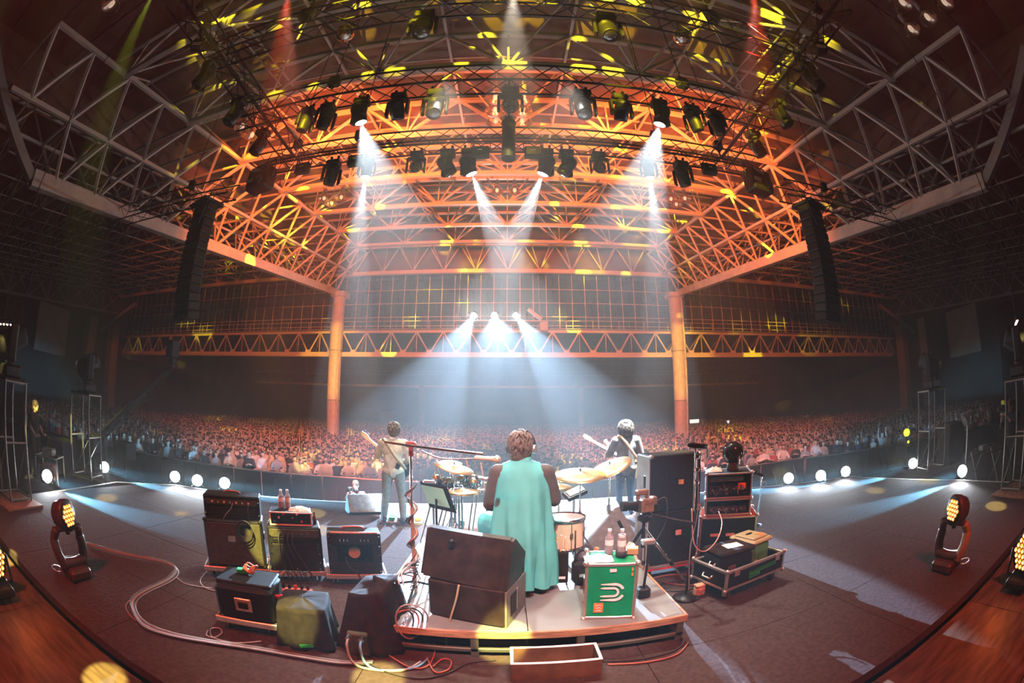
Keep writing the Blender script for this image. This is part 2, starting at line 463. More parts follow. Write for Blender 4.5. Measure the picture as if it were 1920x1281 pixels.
bar('bottom_chord', (-53, 0, 0), (53, 0, 0), .26, M_rim, gt); bar('top_chord', (-53, 0, 2.6), (53, 0, 2.6), .16, M_steel, gt)
for k in range(36):
    x = -52.5 + k * 2.92
    bar('diagonal', (x, 0, .1), (x + 1.46, 0, 2.6), .085, M_steel, gt); bar('diagonal', (x + 1.46, 0, 2.6), (x + 2.92, 0, .1), .085, M_steel, gt)
    bar('brace', (x, 0, .1), (x + 1.0, -2.2, 2.2), .05, M_steel, gt); bar('brace', (x, 0, .1), (x - 1.0, -2.2, 2.2), .05, M_steel, gt)
struct('wall_gable', MB().box((0, WY + 1.3, 18.6), (113, .3, 7.0)), M_roofsheet)
# the next bay behind, seen below the walkway beam
bt = thing('far_walkway_beam', 'second walkway beam with zigzag web far back in the dark hall', 'truss', (0, 76, 7.2))
bar('bottom_chord', (-52, 0, 0), (52, 0, 0), .26, M_rim, bt); bar('top_chord', (-52, 0, 2.1), (52, 0, 2.1), .16, M_steel2, bt)
for k in range(42):
    x = -50 + k * 2.4
    bar('diagonal', (x, 0, .1), (x + 1.2, 0, 2.1), .08, M_steel2, bt); bar('diagonal', (x + 1.2, 0, 2.1), (x + 2.4, 0, .1), .08, M_steel2, bt)
mb = MB()
for k in range(60): mb.box((-50 + k * 1.7, 77, 12), (.1, .1, 5))
for z in (10, 11.5, 13): mb.box((0, 77, z), (102, .1, .1))
o = ob('far_mullions', mb, M_steel2, bt, (0, -76, -7.2)); o['kind'] = 'stuff'
for i, (px, wd) in enumerate(((790, 1.6), (1090, 1.6))):
    p = ay(px, 760, 76)
    solo('far_column', MB().cyl((0, 0, 0), (0, 0, 9), .6, n=12), M_steel2, f'pale round column far back in the haze, {"left" if i == 0 else "right"} of the centre', 'column', (p.x, 76.2, FZ))
for i, (x0, x1, y0, y1, n_) in enumerate(((712, 755, 772, 792, 'left of the centre'), (918, 966, 774, 795, 'in the centre, pinkish'), (1132, 1172, 772, 795, 'right of the centre'), (668, 790, 735, 765, 'upper left'), (1090, 1180, 730, 745, 'upper right'))):
    a, b = ay(x0, y1, 112.5), ay(x1, y0, 112.5)
    solo('wall_board', MB().box((0, 0, 0), (abs(b.x - a.x), .2, abs(b.z - a.z)), .03), M_wallpale if i < 3 else M_wall, f'pale board on the far back wall, {n_}', 'wall board', ((a.x + b.x) / 2, 112.6, (a.z + b.z) / 2), 0, 'boards on the far wall')

# ------------------------------------------------------------------ aisles left and right of the nave
for sx in (-1, 1):
    side = 'left' if sx < 0 else 'right'
    for i in range(12):
        y = 3.2 + i * 2.8
        z = ceilz(y) - .4
        t = thing('aisle_truss', f'dim roof truss over the {side} aisle, {ORD[i]} from the stage', 'truss', (sx * 19, y, z), 0, f'roof trusses of the {side} aisle')
        bar('bottom_chord', (0, 0, -1.0), (sx * 36, 0, -1.0), .10, M_steel, t); bar('top_chord', (0, 0, .5), (sx * 36, 0, .5), .08, M_steel, t)
        mb = MB()
        for k in range(12):
            mb.cyl((sx * k * 3, 0, .5), (sx * (k * 3 + 1.5), 0, -1), .05, n=4, caps=False).cyl((sx * (k * 3 + 1.5), 0, -1), (sx * (k + 1) * 3, 0, .5), .05, n=4, caps=False)
            mb.cyl((sx * (k * 3 + 1.5), 0, -1), (sx * (k * 3 + 1.5), 2.8, -1 + 2.8 * SL), .05, n=4, caps=False)
        o = ob('web', mb, M_steel, t); o['kind'] = 'stuff'
    # side frames of the hall: pilasters, a pale panel, a lattice band, entrances
    t = thing('side_lattice', f'lattice band of steel bars along the top of the {side} hall wall', 'truss', (sx * 52, 0, 9), 0, 'side lattices')
    bar('bottom_chord', (0, 2, 0), (0, 36, 3.4), .2, M_steel2, t); bar('top_chord', (0, 2, 4), (0, 36, 6.2), .14, M_steel2, t)
    for k in range(10):
        y = 2 + k * 3.4; f = lambda q: (q - 2) / 34
        bar('diagonal', (0, y, 3.4 * f(y)), (0, y + 3.4, 4 + 2.2 * f(y + 3.4)), .12, M_steel2, t); bar('diagonal', (0, y + 3.4, 3.4 * f(y + 3.4)), (0, y, 4 + 2.2 * f(y)), .12, M_steel2, t)
        bar('post', (0, y, 3.4 * f(y)), (0, y, 4 + 2.2 * f(y)), .12, M_steel2, t)
    for i, y in enumerate((30.5, 35)):
        solo('pilaster', MB().box((0, 0, 6.2), (1.4, 1.4, 12.4), .05), M_wallpale, f'tall pale pilaster at the {side} end of the walkway beam, {"nearer" if i == 0 else "farther"} one', 'pilaster', (sx * 51, y, FZ), 0, 'wall pilasters')
    solo('wall_panel', MB().box((0, 0, 0), (.3, 5.5, 5.5), .05), M_wallpale, f'pale square panel high on the {side} side wall', 'panel', (sx * 52, 24, 8.0))
    solo('side_drape', MB().box((0, 0, 5.2), (.3, 20, 10.4)), M_dark, f'tall black drape hanging before the {side} hall wall', 'drape', (sx * 46, 6, FZ))
    bar('knee_brace', (0, 33, .5), (-sx * 4.5, 36, 4.5), .3, M_steel2, t, n=4)

# ------------------------------------------------------------------ stage deck
OUT = [(-7.75, 1.5), (-7.72, 3.6), (-8.1, 5.7), (-7.2, 7.0), (-3.4, 8.25), (0, 9.1), (2.4, 9.25), (5.5, 8.65), (8.2, 7.6), (8.75, 4.2), (8.6, 1.5)]
def clip(poly, a, b):           # keep the part of poly on the left of the clockwise edge's inside
    out = []
    def side(p): return (b[0] - a[0]) * (p[1] - a[1]) - (b[1] - a[1]) * (p[0] - a[0])
    for i in range(len(poly)):
        p, q = poly[i], poly[(i + 1) % len(poly)]
        sp, sq = side(p), side(q)
        if sp <= 0: out.append(p)
        if (sp < 0 < sq) or (sq < 0 < sp):
            t = sp / (sp - sq); out.append((p[0] + (q[0] - p[0]) * t, p[1] + (q[1] - p[1]) * t))
    return out
st = bpy.data.objects.new('floor_stage', None); COL.objects.link(st); st['kind'] = 'structure'
for i in range(-4, 5):
    for j in range(0, 7):
        x0, y0 = i * 2.0 - 1.0, 1.5 + j * 1.2
        poly = [(x0, y0), (x0, y0 + 1.194), (x0 + 1.994, y0 + 1.194), (x0 + 1.994, y0)]
        for k in range(len(OUT)): 
            a, b = OUT[k], OUT[(k + 1) % len(OUT)]
            if len(poly) >= 3: poly = clip(poly, a, b)
        if len(poly) < 3: continue
        ob('deck_panel', MB().prism([p for p in poly[::-1]], .1), M_carpet, st, (0, 0, -.05))
for i in range(-5, 6):          # worn wooden deck behind the carpet
    for j in range(3):
        ob('wood_panel', MB().box((i * 1.55, 1.42 - .6 - j * 1.2, -.09), (1.54, 1.19, .08), .004), M_ply, st)
mb = MB()
for k in range(len(OUT) - 1):
    a, b = V((*OUT[k], 0)), V((*OUT[k + 1], 0)); d = (b - a)
    mb.add([a + V((0, 0, -.1)), b + V((0, 0, -.1)), b + V((0, 0, FZ)), a + V((0, 0, FZ))], [(0, 1, 2, 3)])
struct('wall_stage_skirt', mb, M_dark)
mb = MB()
for k in range(1, len(OUT) - 1):
    a, b = V((*OUT[k], 0)), V((*OUT[k + 1], 0)); d = (b - a).normalized(); nrm = V((d.y, -d.x, 0))
    if k == 0: continue
    mb.box((a + b) / 2 + nrm * .06 + V((0, 0, .004)), ((b - a).length, .045, .006), rot=(0, 0, math.atan2(d.y, d.x)))
o = struct('trim_1', mb, M_white)
# side wings left and right of the stage
for sx in (-1, 1):
    struct('floor_wing_' + ('left' if sx < 0 else 'right'), MB().box((sx * 13.2, 1.5, -.32), (8.6, 9, .1)), M_dark)

# ------------------------------------------------------------------ lighting rig over the stage
M_lampwhite = mat('lit_lens_white', (.9, .95, 1), .3, emit=(.86, .94, 1), estr=60)
M_lens = mat('dark_lens', (.03, .025, .02), .08, .2, spec=.8)
M_lensled = mat('led_lens_grid', (.10, .07, .05), .15, .3, .6, 60)
M_reflect = mat('lamp_reflector', (.75, .62, .52), .2, .9)
M_strip = mat('lamp_diffuser', (.8, .76, .7), .4)
M_orangeled = mat('orange_led_core', (.9, .25, .03), .4, emit=(1, .30, .05), estr=2.2)
M_whiteled = mat('warm_led_core', (1, .85, .7), .4, emit=(1, .62, .32), estr=7)
M_rigblack = mat('rig_black', (.010, .010, .011), .5, .2)

def box_truss(name, label, a, b, s=.5, step=.5, group='black lighting trusses', web_parts=True, cat='truss'):
    """square lattice truss between two points; chords and web bars are its parts"""
    a, b = V(a), V(b); d = (b - a); L = d.length; d.normalize()
    x = d.cross(V((0, 0, 1))).normalized(); z = x.cross(d).normalized()
    t = thing(name, label, cat, (a + b) / 2, 0, group)
    o = (a + b) / 2
    c = [x * (i * s / 2) + z * (j * s / 2) for i, j in ((-1, -1), (1, -1), (1, 1), (-1, 1))]
    for q in c: bar('chord', a - o + q, b - o + q, .028, M_rigblack, t, n=6)
    n = max(2, int(L / step)); mb = MB()
    for k in range(n):
        p, r = a - o + d * (L * k / n), a - o + d * (L * (k + 1) / n)
        for f in range(4):
            u, v_ = (c[f], c[(f + 1) % 4]) if k % 2 else (c[(f + 1) % 4], c[f])
            if web_parts and f in (0, 1): bar('web_bar', p + u, r + v_, .014, M_rigblack, t, n=4)
            else: mb.cyl(p + u, r + v_, .014, n=4, caps=False)
    w_ = ob('rear_web', mb, M_rigblack, t); w_['kind'] = 'stuff'
    return t

def mh_meshes():
    d = {}
    d['base'] = MB().box((0, 0, -.08), (.36, .30, .16), .03).cyl((0, 0, -.16), (0, 0, -.2), .1, n=14).mesh('head_base', M_rigblack)
    y = MB()
    for s in (-1, 1): y.box((s * .235, 0, -.42), (.06, .15, .44), .025)
    y.box((0, 0, -.22), (.5, .16, .07), .03)
    d['yoke'] = y.mesh('head_yoke', M_rigblack)
    h = MB().lathe([(0, -.26), (.10, -.26), (.155, -.21), (.165, -.05), (.165, .10), (.15, .2), (.15, .24), (.13, .24)], 20)
    for k in range(5): h.lathe([(.166, -.17 + k * .03), (.172, -.165 + k * .03), (.172, -.155 + k * .03), (.166, -.15 + k * .03)], 20)
    d['head'] = h.mesh('head_barrel', M_rigblack)
    d['lens'] = MB().lathe([(0, .255), (.05, .254), (.10, .247), (.132, .232)], 20).mesh('head_lens', M_lens)
    d['lenson'] = MB().lathe([(0, .255), (.05, .254), (.10, .247), (.132, .232)], 20).mesh('head_lens_lit', M_lampwhite)
    g = MB().lathe([(0, .225), (.132, .225)], 20)
    for i in range(-3, 4):
        for j in range(-3, 4):
            x, y_ = (i + (j % 2) * .5) * .036, j * .031
            if math.hypot(x, y_) < .118: g.lathe([(.016, .225), (.014, .24), (0, .245)], 7, (x, y_, 0), mi=1)
    d['grid'] = g.mesh('head_lens_grid', [M_lens, M_lensled])
    d['clamp'] = MB().cyl((-.1, 0, .0), (-.1, 0, .12), .02).cyl((.1, 0, 0), (.1, 0, .12), .02).box((-.1, 0, .13), (.06, .07, .07), .01).box((.1, 0, .13), (.06, .07, .07), .01).box((0, 0, .015), (.26, .06, .03)).mesh('head_clamp', M_rigblack)
    return d
MH = mh_meshes()
def moving_head(label, loc, aim, scale=1.0, lens='lens', floor=False, light=None, group='moving head lights on the rig', name='moving_head'):
    """a yoke light hanging from (or standing on) loc; aim is a world direction"""
    t = thing(name, label, 'stage light', loc, 0, group)
    t.scale = (scale,) * 3
    f = -1 if floor else 1
    flip = Matrix.Rotation(math.pi, 4, 'X') if floor else Matrix()
    aim = V(aim).normalized()
    pan = math.atan2(aim.x, aim.y) if abs(aim.x) + abs(aim.y) > 1e-4 else 0
    P = Matrix.Rotation(-pan, 4, 'Z')
    ob('base', MH['base'], None, t, M=flip)
    if not floor: ob('clamp', MH['clamp'], None, t)
    yk = ob('yoke', MH['yoke'], None, t, M=P @ flip)
    T = Matrix.Translation((0, 0, -.46 * f))
    R = aim.to_track_quat('Z', 'X').to_matrix().to_4x4()
    h = ob('head', MH['head'], None, t, M=T @ R)
    ob('lens', MH[{'lens': 'lens', 'on': 'lenson', 'grid': 'grid'}[lens]], None, h)
    if light:
        col, watts, ang = light[:3]
        p = V(loc) + (V((0, 0, -.46 * f)) + aim * .29) * scale
        spot('head_beam', p, p + aim * 5, col, watts, ang, *(light[3:] or (.25, .04)))
    return t

TZ = 9.0
T2 = box_truss('lighting_truss', 'black lattice lighting truss across the stage, lowest and farthest, with the crossing white beams', (-7.5, 9.3, TZ), (7.5, 9.3, TZ))
T1 = box_truss('lighting_truss', 'black lattice lighting truss across the stage, middle one above the two big white beams', (-7.1, 6.9, TZ), (7.1, 6.9, TZ))
T0 = box_truss('lighting_truss', 'black lattice lighting truss at the very top of the picture', (-6.4, 4.6, TZ + .1), (6.4, 4.6, TZ + .1))
for sx in (-1, 1):
    sd = 'left' if sx < 0 else 'right'
    box_truss('lighting_truss', f'black lattice side truss running towards the crowd on the {sd} of the rig', (sx * 6.7, 2.6, TZ + .55), (sx * 6.7, 10.2, TZ + .55))
    box_truss('sound_truss', f'long black lattice truss reaching outwards above the {sd} line array', (sx * 9.2, 10.2, 8.95), (sx * 23, 9.5, 8.95), .6, .6)
    for k, (x, y, z, lb) in enumerate(((6.7, 3.4, TZ + .83, 'side truss, near end'), (6.7, 9.9, TZ + .83, 'side truss, far end'), (4.2, 9.3, TZ + .28, 'far truss'), (4.2, 6.9, TZ + .28, 'middle truss'), (4.2, 4.6, TZ + .38, 'top truss'), (11.5, 10.08, 9.28, 'sound truss, inner end'), (21, 9.6, 9.28, 'sound truss, outer end'))):
        t = thing('chain_hoist', f'black chain hoist and chain above the {sd} part of the {lb}', 'hoist', (sx * x, y, z), 0, 'chain hoists')
        top_ = ceilz(y) + (2.5 if x < 19 else .6) - z - .06
        ob('hook', MB().cyl((0, 0, -.06), (0, 0, .06), .03), M_rigblack, t); ob('motor', MB().box((0, 0, .22), (.3, .22, .34), .04), M_rigblack, t)
        ob('chain', MB().tube([(.012 * (1 if q % 2 else -1), 0, .36 + (top_ - .36) * q / 60) for q in range(61)], .016, 5), M_rigblack, t)

WHT = (.78, .90, 1.0)
def onT(px, py, y, z=TZ - .27):
    p = ay(px, py, y); return V((p.x, y, z))
def hd(px, y, label, aim, lens='lens', light=None, sc=1.0, z=TZ - .36):
    lo, hi = -9.0, 9.0
    for _ in range(40):          # find x on the truss whose direction falls on column px
        m_ = (lo + hi) / 2
        v_ = _R.transposed() @ (V((m_, y, z - .4)) - V((0, 0, CAM_H))).normalized()
        th = math.acos(-v_.z); r = 1600 * math.sin(th / 2); q = math.hypot(v_.x, v_.y)
        u = 960 + r * v_.x / q
        if u < px: lo = m_
        else: hi = m_
    return moving_head(label, (m_, y, z), aim, sc, lens, light=light)
# far truss
hd(688, 9.3, 'lit moving head on the far truss throwing a narrow white beam straight down, left one', (-.02, .10, -1), 'on', (WHT, 75000, 20), .95)
hd(1216, 9.3, 'lit moving head on the far truss throwing a narrow white beam straight down, right one', (.02, .10, -1), 'on', (WHT, 75000, 20), .95)
hd(878, 9.3, 'lit moving head on the far truss, left of the two crossing beams', (.42, .30, -1), 'on', (WHT, 100000, 24), 1.1)
hd(1024, 9.3, 'lit moving head on the far truss, right of the two crossing beams', (-.42, .30, -1), 'on', (WHT, 100000, 24), 1.1)
hd(780, 9.3, 'dark moving head with a grid of round lenses on the far truss, left', (.15, -.75, -.6), 'grid')
hd(1124, 9.3, 'dark moving head with a grid of round lenses on the far truss, right', (-.15, -.75, -.6), 'grid')
hd(838, 9.3, 'unlit moving head tilted to the right on the far truss, beside the left crossing beam', (.5, .2, -.75), 'lens', None, 1.1)
hd(1063, 9.3, 'unlit moving head tilted to the left on the far truss, beside the right crossing beam', (-.5, .2, -.75), 'lens', None, 1.1)
hd(622, 9.3, 'unlit moving head on the far truss, leftmost of that row', (-.2, .2, -1), 'lens', None, 1.1)
hd(1280, 9.3, 'unlit moving head on the far truss, rightmost of that row', (.2, .2, -1), 'lens', None, 1.1)
# middle truss
hd(674, 6.9, 'lit moving head on the middle truss throwing the big white beam on the left', (.33, .36, -1), 'on', (WHT, 60000, 42), 1.0)
hd(1240, 6.9, 'lit moving head on the middle truss throwing the big white beam on the right', (-.33, .36, -1), 'on', (WHT, 60000, 42), 1.0)
hd(745, 6.9, 'unlit moving head on the middle truss, between the left big beam and the wide lamp', (.1, .6, -.8))
hd(816, 6.9, 'unlit moving head on the middle truss, wide black one left of the centre', (0, -.3, -1), 'lens', None, 1.1)
hd(1093, 6.9, 'unlit moving head on the middle truss, wide black one right of the centre', (0, -.3, -1), 'lens', None, 1.1)
hd(1165, 6.9, 'unlit moving head on the middle truss, between the right big beam and the wide lamp', (-.1, .6, -.8))
hd(957, 6.9, 'unlit moving head with a round lens grid in the very middle of the rig', (0, -.9, -.6), 'grid', None, 1.05)
hd(610, 6.9, 'unlit moving head on the middle truss, leftmost of that row', (-.3, .3, -1))
hd(1302, 6.9, 'unlit moving head on the middle truss, rightmost of that row', (.3, .3, -1))
hd(572, 6.9, 'unlit moving head hanging by the left end of the middle truss', (-.2, .1, -1), 'lens', None, .95)
hd(1345, 6.9, 'unlit moving head hanging by the right end of the middle truss', (.2, .1, -1), 'lens', None, .95)
# top truss
hd(793, 4.6, 'big unlit moving head hanging at the top edge, left of the centre', (0, -.2, -1), 'lens', None, 1.0)
hd(1140, 4.6, 'big unlit moving head hanging at the top edge, right of the centre', (0, -.2, -1), 'lens', None, 1.0)
# the black cylinder and the flat flood boxes on the far truss
solo('hanging_speaker', MB().cyl((0, -1.35, .14), (0, 1.35, .14), .025).cyl((0, 0, 0), (0, 0, -1.15), .16, n=20).cyl((0, 0, .0), (0, 0, .12), .11, n=14).lathe([(.17, -.1), (.18, -.08), (.18, -.04), (.17, -.02)], 20), M_rigblack, 'long black cylinder hanging in the middle of the rig', 'speaker', (.02, 8.1, TZ - .35), 0)
for i, px in enumerate((577, 672, 901, 1000, 1320)):
    p = ay(px, 305, 9.25)
    t = thing('flood_panel', 'flat black flood panel on the far truss, ' + ['leftmost', 'beside the left narrow beam', 'next to the left crossing beam, lit yellow', 'next to the right crossing beam', 'rightmost'][i], 'stage light', (p.x, 9.05, TZ - .62), 0, 'flood panels')
    ob('housing', MB().box((0, 0, 0), (.46, .2, .34), .03), M_rigblack, t)
    ob('front_glass', MB().box((0, -.105, -.01), (.38, .02, .24), .008), M_lens, t)
    ob('name_plate', MB().box((0, -.12, .02), (.10, .006, .03)), M_strip, t)
    ob('bracket', MB().tube([(-.25, 0, -.02), (-.25, 0, .3), (.25, 0, .3), (.25, 0, -.02)], .018), M_rigblack, t)
# blinder clusters at the rig's lower corners and strip lamps on the side trusses
for sx in (-1, 1):
    sd = 'left' if sx < 0 else 'right'
    p = ay(495 if sx < 0 else 1415, 285, 8.9)
    t = thing('blinder_lamp', f'bulky black blinder lamp with pale diffusers at the {sd} corner of the rig', 'stage light', (p.x, 9.2, TZ - .75), 12 * sx, 'blinder lamps')
    ob('housing', MB().box((0, 0, .1), (.9, .5, .75), .06), M_rigblack, t)
    ob('diffuser', MB().box((-.1, -.26, .36), (.42, .03, .12), .01, rot=(0, .25, 0)), M_strip, t)
    ob('diffuser', MB().box((-.25, -.26, .02), (.30, .03, .14), .01), M_strip, t)
    ob('lamp_round', MB().cyl((.2, -.24, -.05), (.2, -.32, -.05), .15, n=18), M_lens, t)
    ob('yoke', MB().tube([(-.48, 0, .1), (-.48, 0, .7), (.48, 0, .7), (.48, 0, .1)], .025), M_rigblack, t)
    p = ay(363 if sx < 0 else 1573, 92 if sx < 0 else 102, 4.1)
    t = thing('strip_lamp', f'small black lamp with a pale rectangular front on the {sd} side truss', 'stage light', V((sx * 6.7, 4.05, TZ + .12)), -25 * sx, 'strip lamps')
    ob('housing', MB().box((0, 0, 0), (.34, .22, .26), .03), M_rigblack, t)
    ob('diffuser', MB().box((0, -.11, -.05), (.24, .03, .10), .01), M_strip, t)
    ob('bracket', MB().tube([(-.19, 0, 0), (-.19, 0, .24), (.19, 0, .24), (.19, 0, 0)], .015), M_rigblack, t); ob('clamp', MB().box((0, 0, .2), (.08, .6, .1), .01), M_rigblack, t)
    for k, (px, py, yy) in enumerate(((355, 195, 6.2), (470, 170, 6.9), (430, 250, 8.0))):
        if sx > 0: px = 1908 - px
        moving_head(f'unlit moving head under the {sd} side truss, {["nearest", "middle", "farthest"][k]} one', (sx * 6.7, (4.8, 6.4, 7.9)[k], TZ + .18), (sx * .3, -.2, -1), 1.15)
    # mirror balls
    p = az(647 if sx < 0 else 1279, 62 if sx < 0 else 68, TZ - .05)
    t = thing('mirror_ball', f'shiny mirror ball hanging from the top truss, {sd} one', 'mirror ball', p, 0, 'mirror balls')
    mb = MB().sph((0, 0, 0), .21, 22, 14, smooth=False); ob('ball', mb, mat('mirror_tiles_' + sd, (.8, .72, .6), .12, 1.0, .3, 40), t)
    ob('stem', MB().cyl((0, 0, .2), (0, 0, .5), .015), M_rigblack, t); ob('cap', MB().cyl((0, 0, .19), (0, 0, .25), .05), M_rigblack, t)

# ------------------------------------------------------------------ hall lamps in the roof
HB = {'dome': MB().lathe([(.06, .34), (.10, .30), (.16, .22), (.26, .08), (.33, 0), (.35, -.02), (.32, -.01), (.24, .08), (.12, .24), (0, .25)], 20).mesh('dome', M_reflect),
      'gear': MB().cyl((0, 0, .33), (0, 0, .62), .11, n=14).cyl((0, 0, .62), (0, 0, 1.1), .02, n=6).mesh('gear', M_steel2),
      'bulb': MB().sph((0, 0, .06), (.09, .09, .13), 12, 8).mesh('bulb', mat('lamp_bulb', (.9, .8, .7), .1, emit=(1, .7, .5), estr=.5))}
hb = [('left column of three over the rig, upper', 930, 181), ('right column of three over the rig, upper', 981, 181), ('left column of three over the rig, middle', 929, 205), ('right column of three over the rig, middle', 979, 205), ('left column of three over the rig, lower', 930, 226), ('right column of three over the rig, lower', 979, 226),
      ('pair below the crossing beams, left', 932, 356), ('pair below the crossing beams, right', 965, 356), ('upper right corner, left lamp', 1691, 3), ('upper right corner, low lamp', 1738, 31), ('upper right corner, right lamp', 1770, 3), ('upper right corner, small dark lamp', 1707, 53), ('upper left corner', 210, 7),
      ('by the left side truss, upper', 455, 236), ('by the left side truss, lower', 473, 252), ('by the left lattice girder, left of three', 608, 371), ('by the left lattice girder, middle of three', 622, 380), ('by the left lattice girder, right of three', 640, 369), ('by the right lattice girder, left of three', 1258, 372), ('by the right lattice girder, middle of three', 1268, 382), ('by the right lattice girder, right of three', 1284, 371)]
for lb, px, py in hb:
    d = ray(px, py); y0_ = rimz(0) + 3.8 + .55
    s = (y0_ - CAM_H) / (d.z - SL * d.y)
    p = V((0, 0, CAM_H)) + d * s
    t = thing('high_bay_lamp', f'round dome lamp under the hall roof, {lb}', 'lamp', p - V((0, 0, .1)), 0, 'dome lamps of the hall')
    t.scale = (1.25,) * 3
    for k in ('dome', 'gear', 'bulb'): ob(k, HB[k], None, t)
    bar('drop_rod', (0, 0, 1.0), (0, 0, 1.8), .015, M_steel2, t)

# ------------------------------------------------------------------ line arrays
M_grille = mat('speaker_grille', (.018, .018, .019), .6, .2, .5, 90)
for sx in (-1, 1):
    sd = 'left' if sx < 0 else 'right'
    t = thing('line_array', f'tall curved line array of black loudspeakers hanging on the {sd}', 'speaker', (sx * 10.35, 10.15, 8.4), sx * 18, 'line arrays')
    n = 14; p = V((0, 0, 0)); a = 0.0
    for k in range(n):
        a = rad(-1 + 11 * (k / n) ** 2.2)
        h = .285
        M = Matrix.Translation(p) @ Matrix.Rotation(a, 4, 'X')
        mb = MB().box((0, 0, -h / 2), (1.12, .48, h - .02), .03)
        c = ob('cabinet', mb if k == 0 else bpy.data.meshes['array_cab'], M_rigblack if k == 0 else None, t, M=M); c.data.name = 'array_cab'
        ob('grille', MB().box((0, .245, -h / 2), (1.0, .02, h - .07), .005) if k == 0 else bpy.data.meshes['array_grille'], M_grille if k == 0 else None, c).data.name = 'array_grille'
        ob('rear_handle', MB().box((-.36, -.25, -h / 2), (.16, .03, .08), .01).box((.36, -.25, -h / 2), (.16, .03, .08), .01).box((0, -.245, -h / 2), (.24, .02, .15), .005).box((0, -.243, -h / 2), (.8, .012, .04)) if k == 0 else bpy.data.meshes['array_handle'], M_blackmetal if k == 0 else None, c).data.name = 'array_handle'
        p = p + Matrix.Rotation(a, 3, 'X') @ V((0, 0, -h))
    ob('bumper_frame', MB().box((0, 0, .08), (1.15, .9, .10), .02), M_rigblack, t)
    for q in (-.4, .4): ob('sling', MB().cyl((q, 0, .10), (q, 0, .36), .02), M_rigblack, t)
    cb = MB().tube(bez([(-.5 * sx, -.2, .4), (-.62 * sx, -.35, -.3), (-.5 * sx, -.4, -.9), (-.3 * sx, -.3, -.2)]), .02)
    ob('signal_cable', cb, M_rubber, t)

# ------------------------------------------------------------------ follow spots on the walkway
fs = thing('followspot_platform', 'small hung platform on the walkway carrying the three follow spots', 'platform', (-.7, 35.6, 9.9))
ob('deck', MB().box((0, 0, 0), (7.5, 1.2, .12), .02), M_steel2, fs)
for k in range(5): bar('rail_post', (-3.6 + k * 1.8, -.55, 0), (-3.6 + k * 1.8, -.55, .6), .03, M_steel2, fs)
for x in (-3.5, 3.5): bar('hanger', (x, 0, 0), (x, .9, 5.2), .03, M_steel2, fs)
for i, (px, tx, ty, tz) in enumerate(((888, -1.95, 6.9, .9), (927, .15, 3.75, .9), (967, 2.2, 7.7, .9))):
    p = ay(px, 592, 35.3)
    aim = (V((tx, ty, tz)) - p).normalized()
    t = thing('follow_spot', f'dazzling follow spot at the far end of the nave, {["left", "middle", "right"][i]} of the three', 'stage light', p, 0, 'follow spots')
    R = aim.to_track_quat('Z', 'X').to_matrix().to_4x4()
    b = ob('body', MB().lathe([(0, -1.3), (.24, -1.3), (.30, -1.2), (.30, -.1), (.28, 0), (.25, 0)], 16), M_blackmetal, t, M=R)
    ob('lens', MB().lathe([(0, .02), (.15, .02), (.255, -.01)], 16), mat(f'follow_lens_{i}', (1, 1, 1), .3, emit=(.9, .96, 1), estr=900), b)
    ob('stand', MB().cyl((0, .3, -.62), (0, .3, -.1), .04), M_blackmetal, t)
    spot('follow_beam', p + aim * .1, p + aim * 5, (.46, .70, 1), 400000, 5.0, .25, .06)
t = thing('boom_lift', 'tilted boom arm and box beside the right follow spot', 'equipment', ay(1003, 592, 35.4))
ob('boom', MB().box((0, 0, .1), (1.5, .3, .3), .03, rot=(0, rad(38), 0)), M_steel2, t); ob('box', MB().box((.75, 0, -.95), (.7, .5, .85), .05), M_steel2, t)

# ------------------------------------------------------------------ stage gear materials
M_tolex = mat('black_tolex', (.010, .0095, .009), .6, 0, .3, 120, .3, spec=.15)
M_panelgreen = mat('olive_back_panel', (.055, .052, .034), .55, 0, .2, 20, spec=.2)
M_panelblk = mat('black_back_panel', (.014, .014, .015), .5, 0, .2, 20, spec=.2)
M_brown = mat('brown_leather', (.28, .09, .05), .5, 0, .2, 30)
M_red = mat('red_laminate', (.55, .02, .03), .35, 0, .1, 10)
M_green = mat('green_laminate', (.0, .25, .10), .4, 0, .12, 8)
M_greentape = mat('green_gaffer_tape', (.02, .65, .16), .6)
M_wht = mat('white_print', (.82, .82, .80), .6)
M_paper = mat('white_paper', (.80, .78, .78), .8, 0, .05, 6)
M_orangepaint = mat('orange_sticker', (.75, .22, .06), .6, 0, .3, 60)
M_cloth = mat('black_cloth', (.014, .011, .010), .85, 0, .3, 14, .4, spec=.15)
M_cloth2 = mat('brown_black_cloth', (.02, .010, .008), .85, 0, .3, 14, .4, spec=.15)
M_cablew = mat('pale_cable', (.30, .29, .30), .5)
M_cableb = mat('black_cable', (.03, .028, .028), .5)
M_cabler = mat('red_brown_cable', (.35, .12, .08), .5)
M_wood = mat('raw_wood_edge', (.34, .20, .12), .55, 0, .35, 6, .1, stretch=(1, 8, 8))
M_rtop = mat('riser_top_laminate', (.20, .225, .23), .35, 0, .12, 3)
M_pvc = mat('clear_plastic_bottle', (.85, .85, .88), .12, trans=.75, alpha=1)
M_water = mat('milky_water', (.78, .76, .76), .3)
M_wedge = mat('wedge_paint', (.024, .015, .013), .42, 0, .45, 9, .25, spec=.35)
M_wedgeg = mat('wedge_grey_paint', (.17, .168, .162), .5, 0, .2, 14, .2)
M_clear = mat('green_plastic_tub', (.10, .62, .22), .25, 0, .1, 6)
M_lid = mat('olive_plastic_lid', (.42, .36, .19), .35)
M_orange = mat('orange_rubber', (.8, .25, .1), .5)
M_skin = mat('skin', (.62, .40, .29), .5, 0, .08, 10)

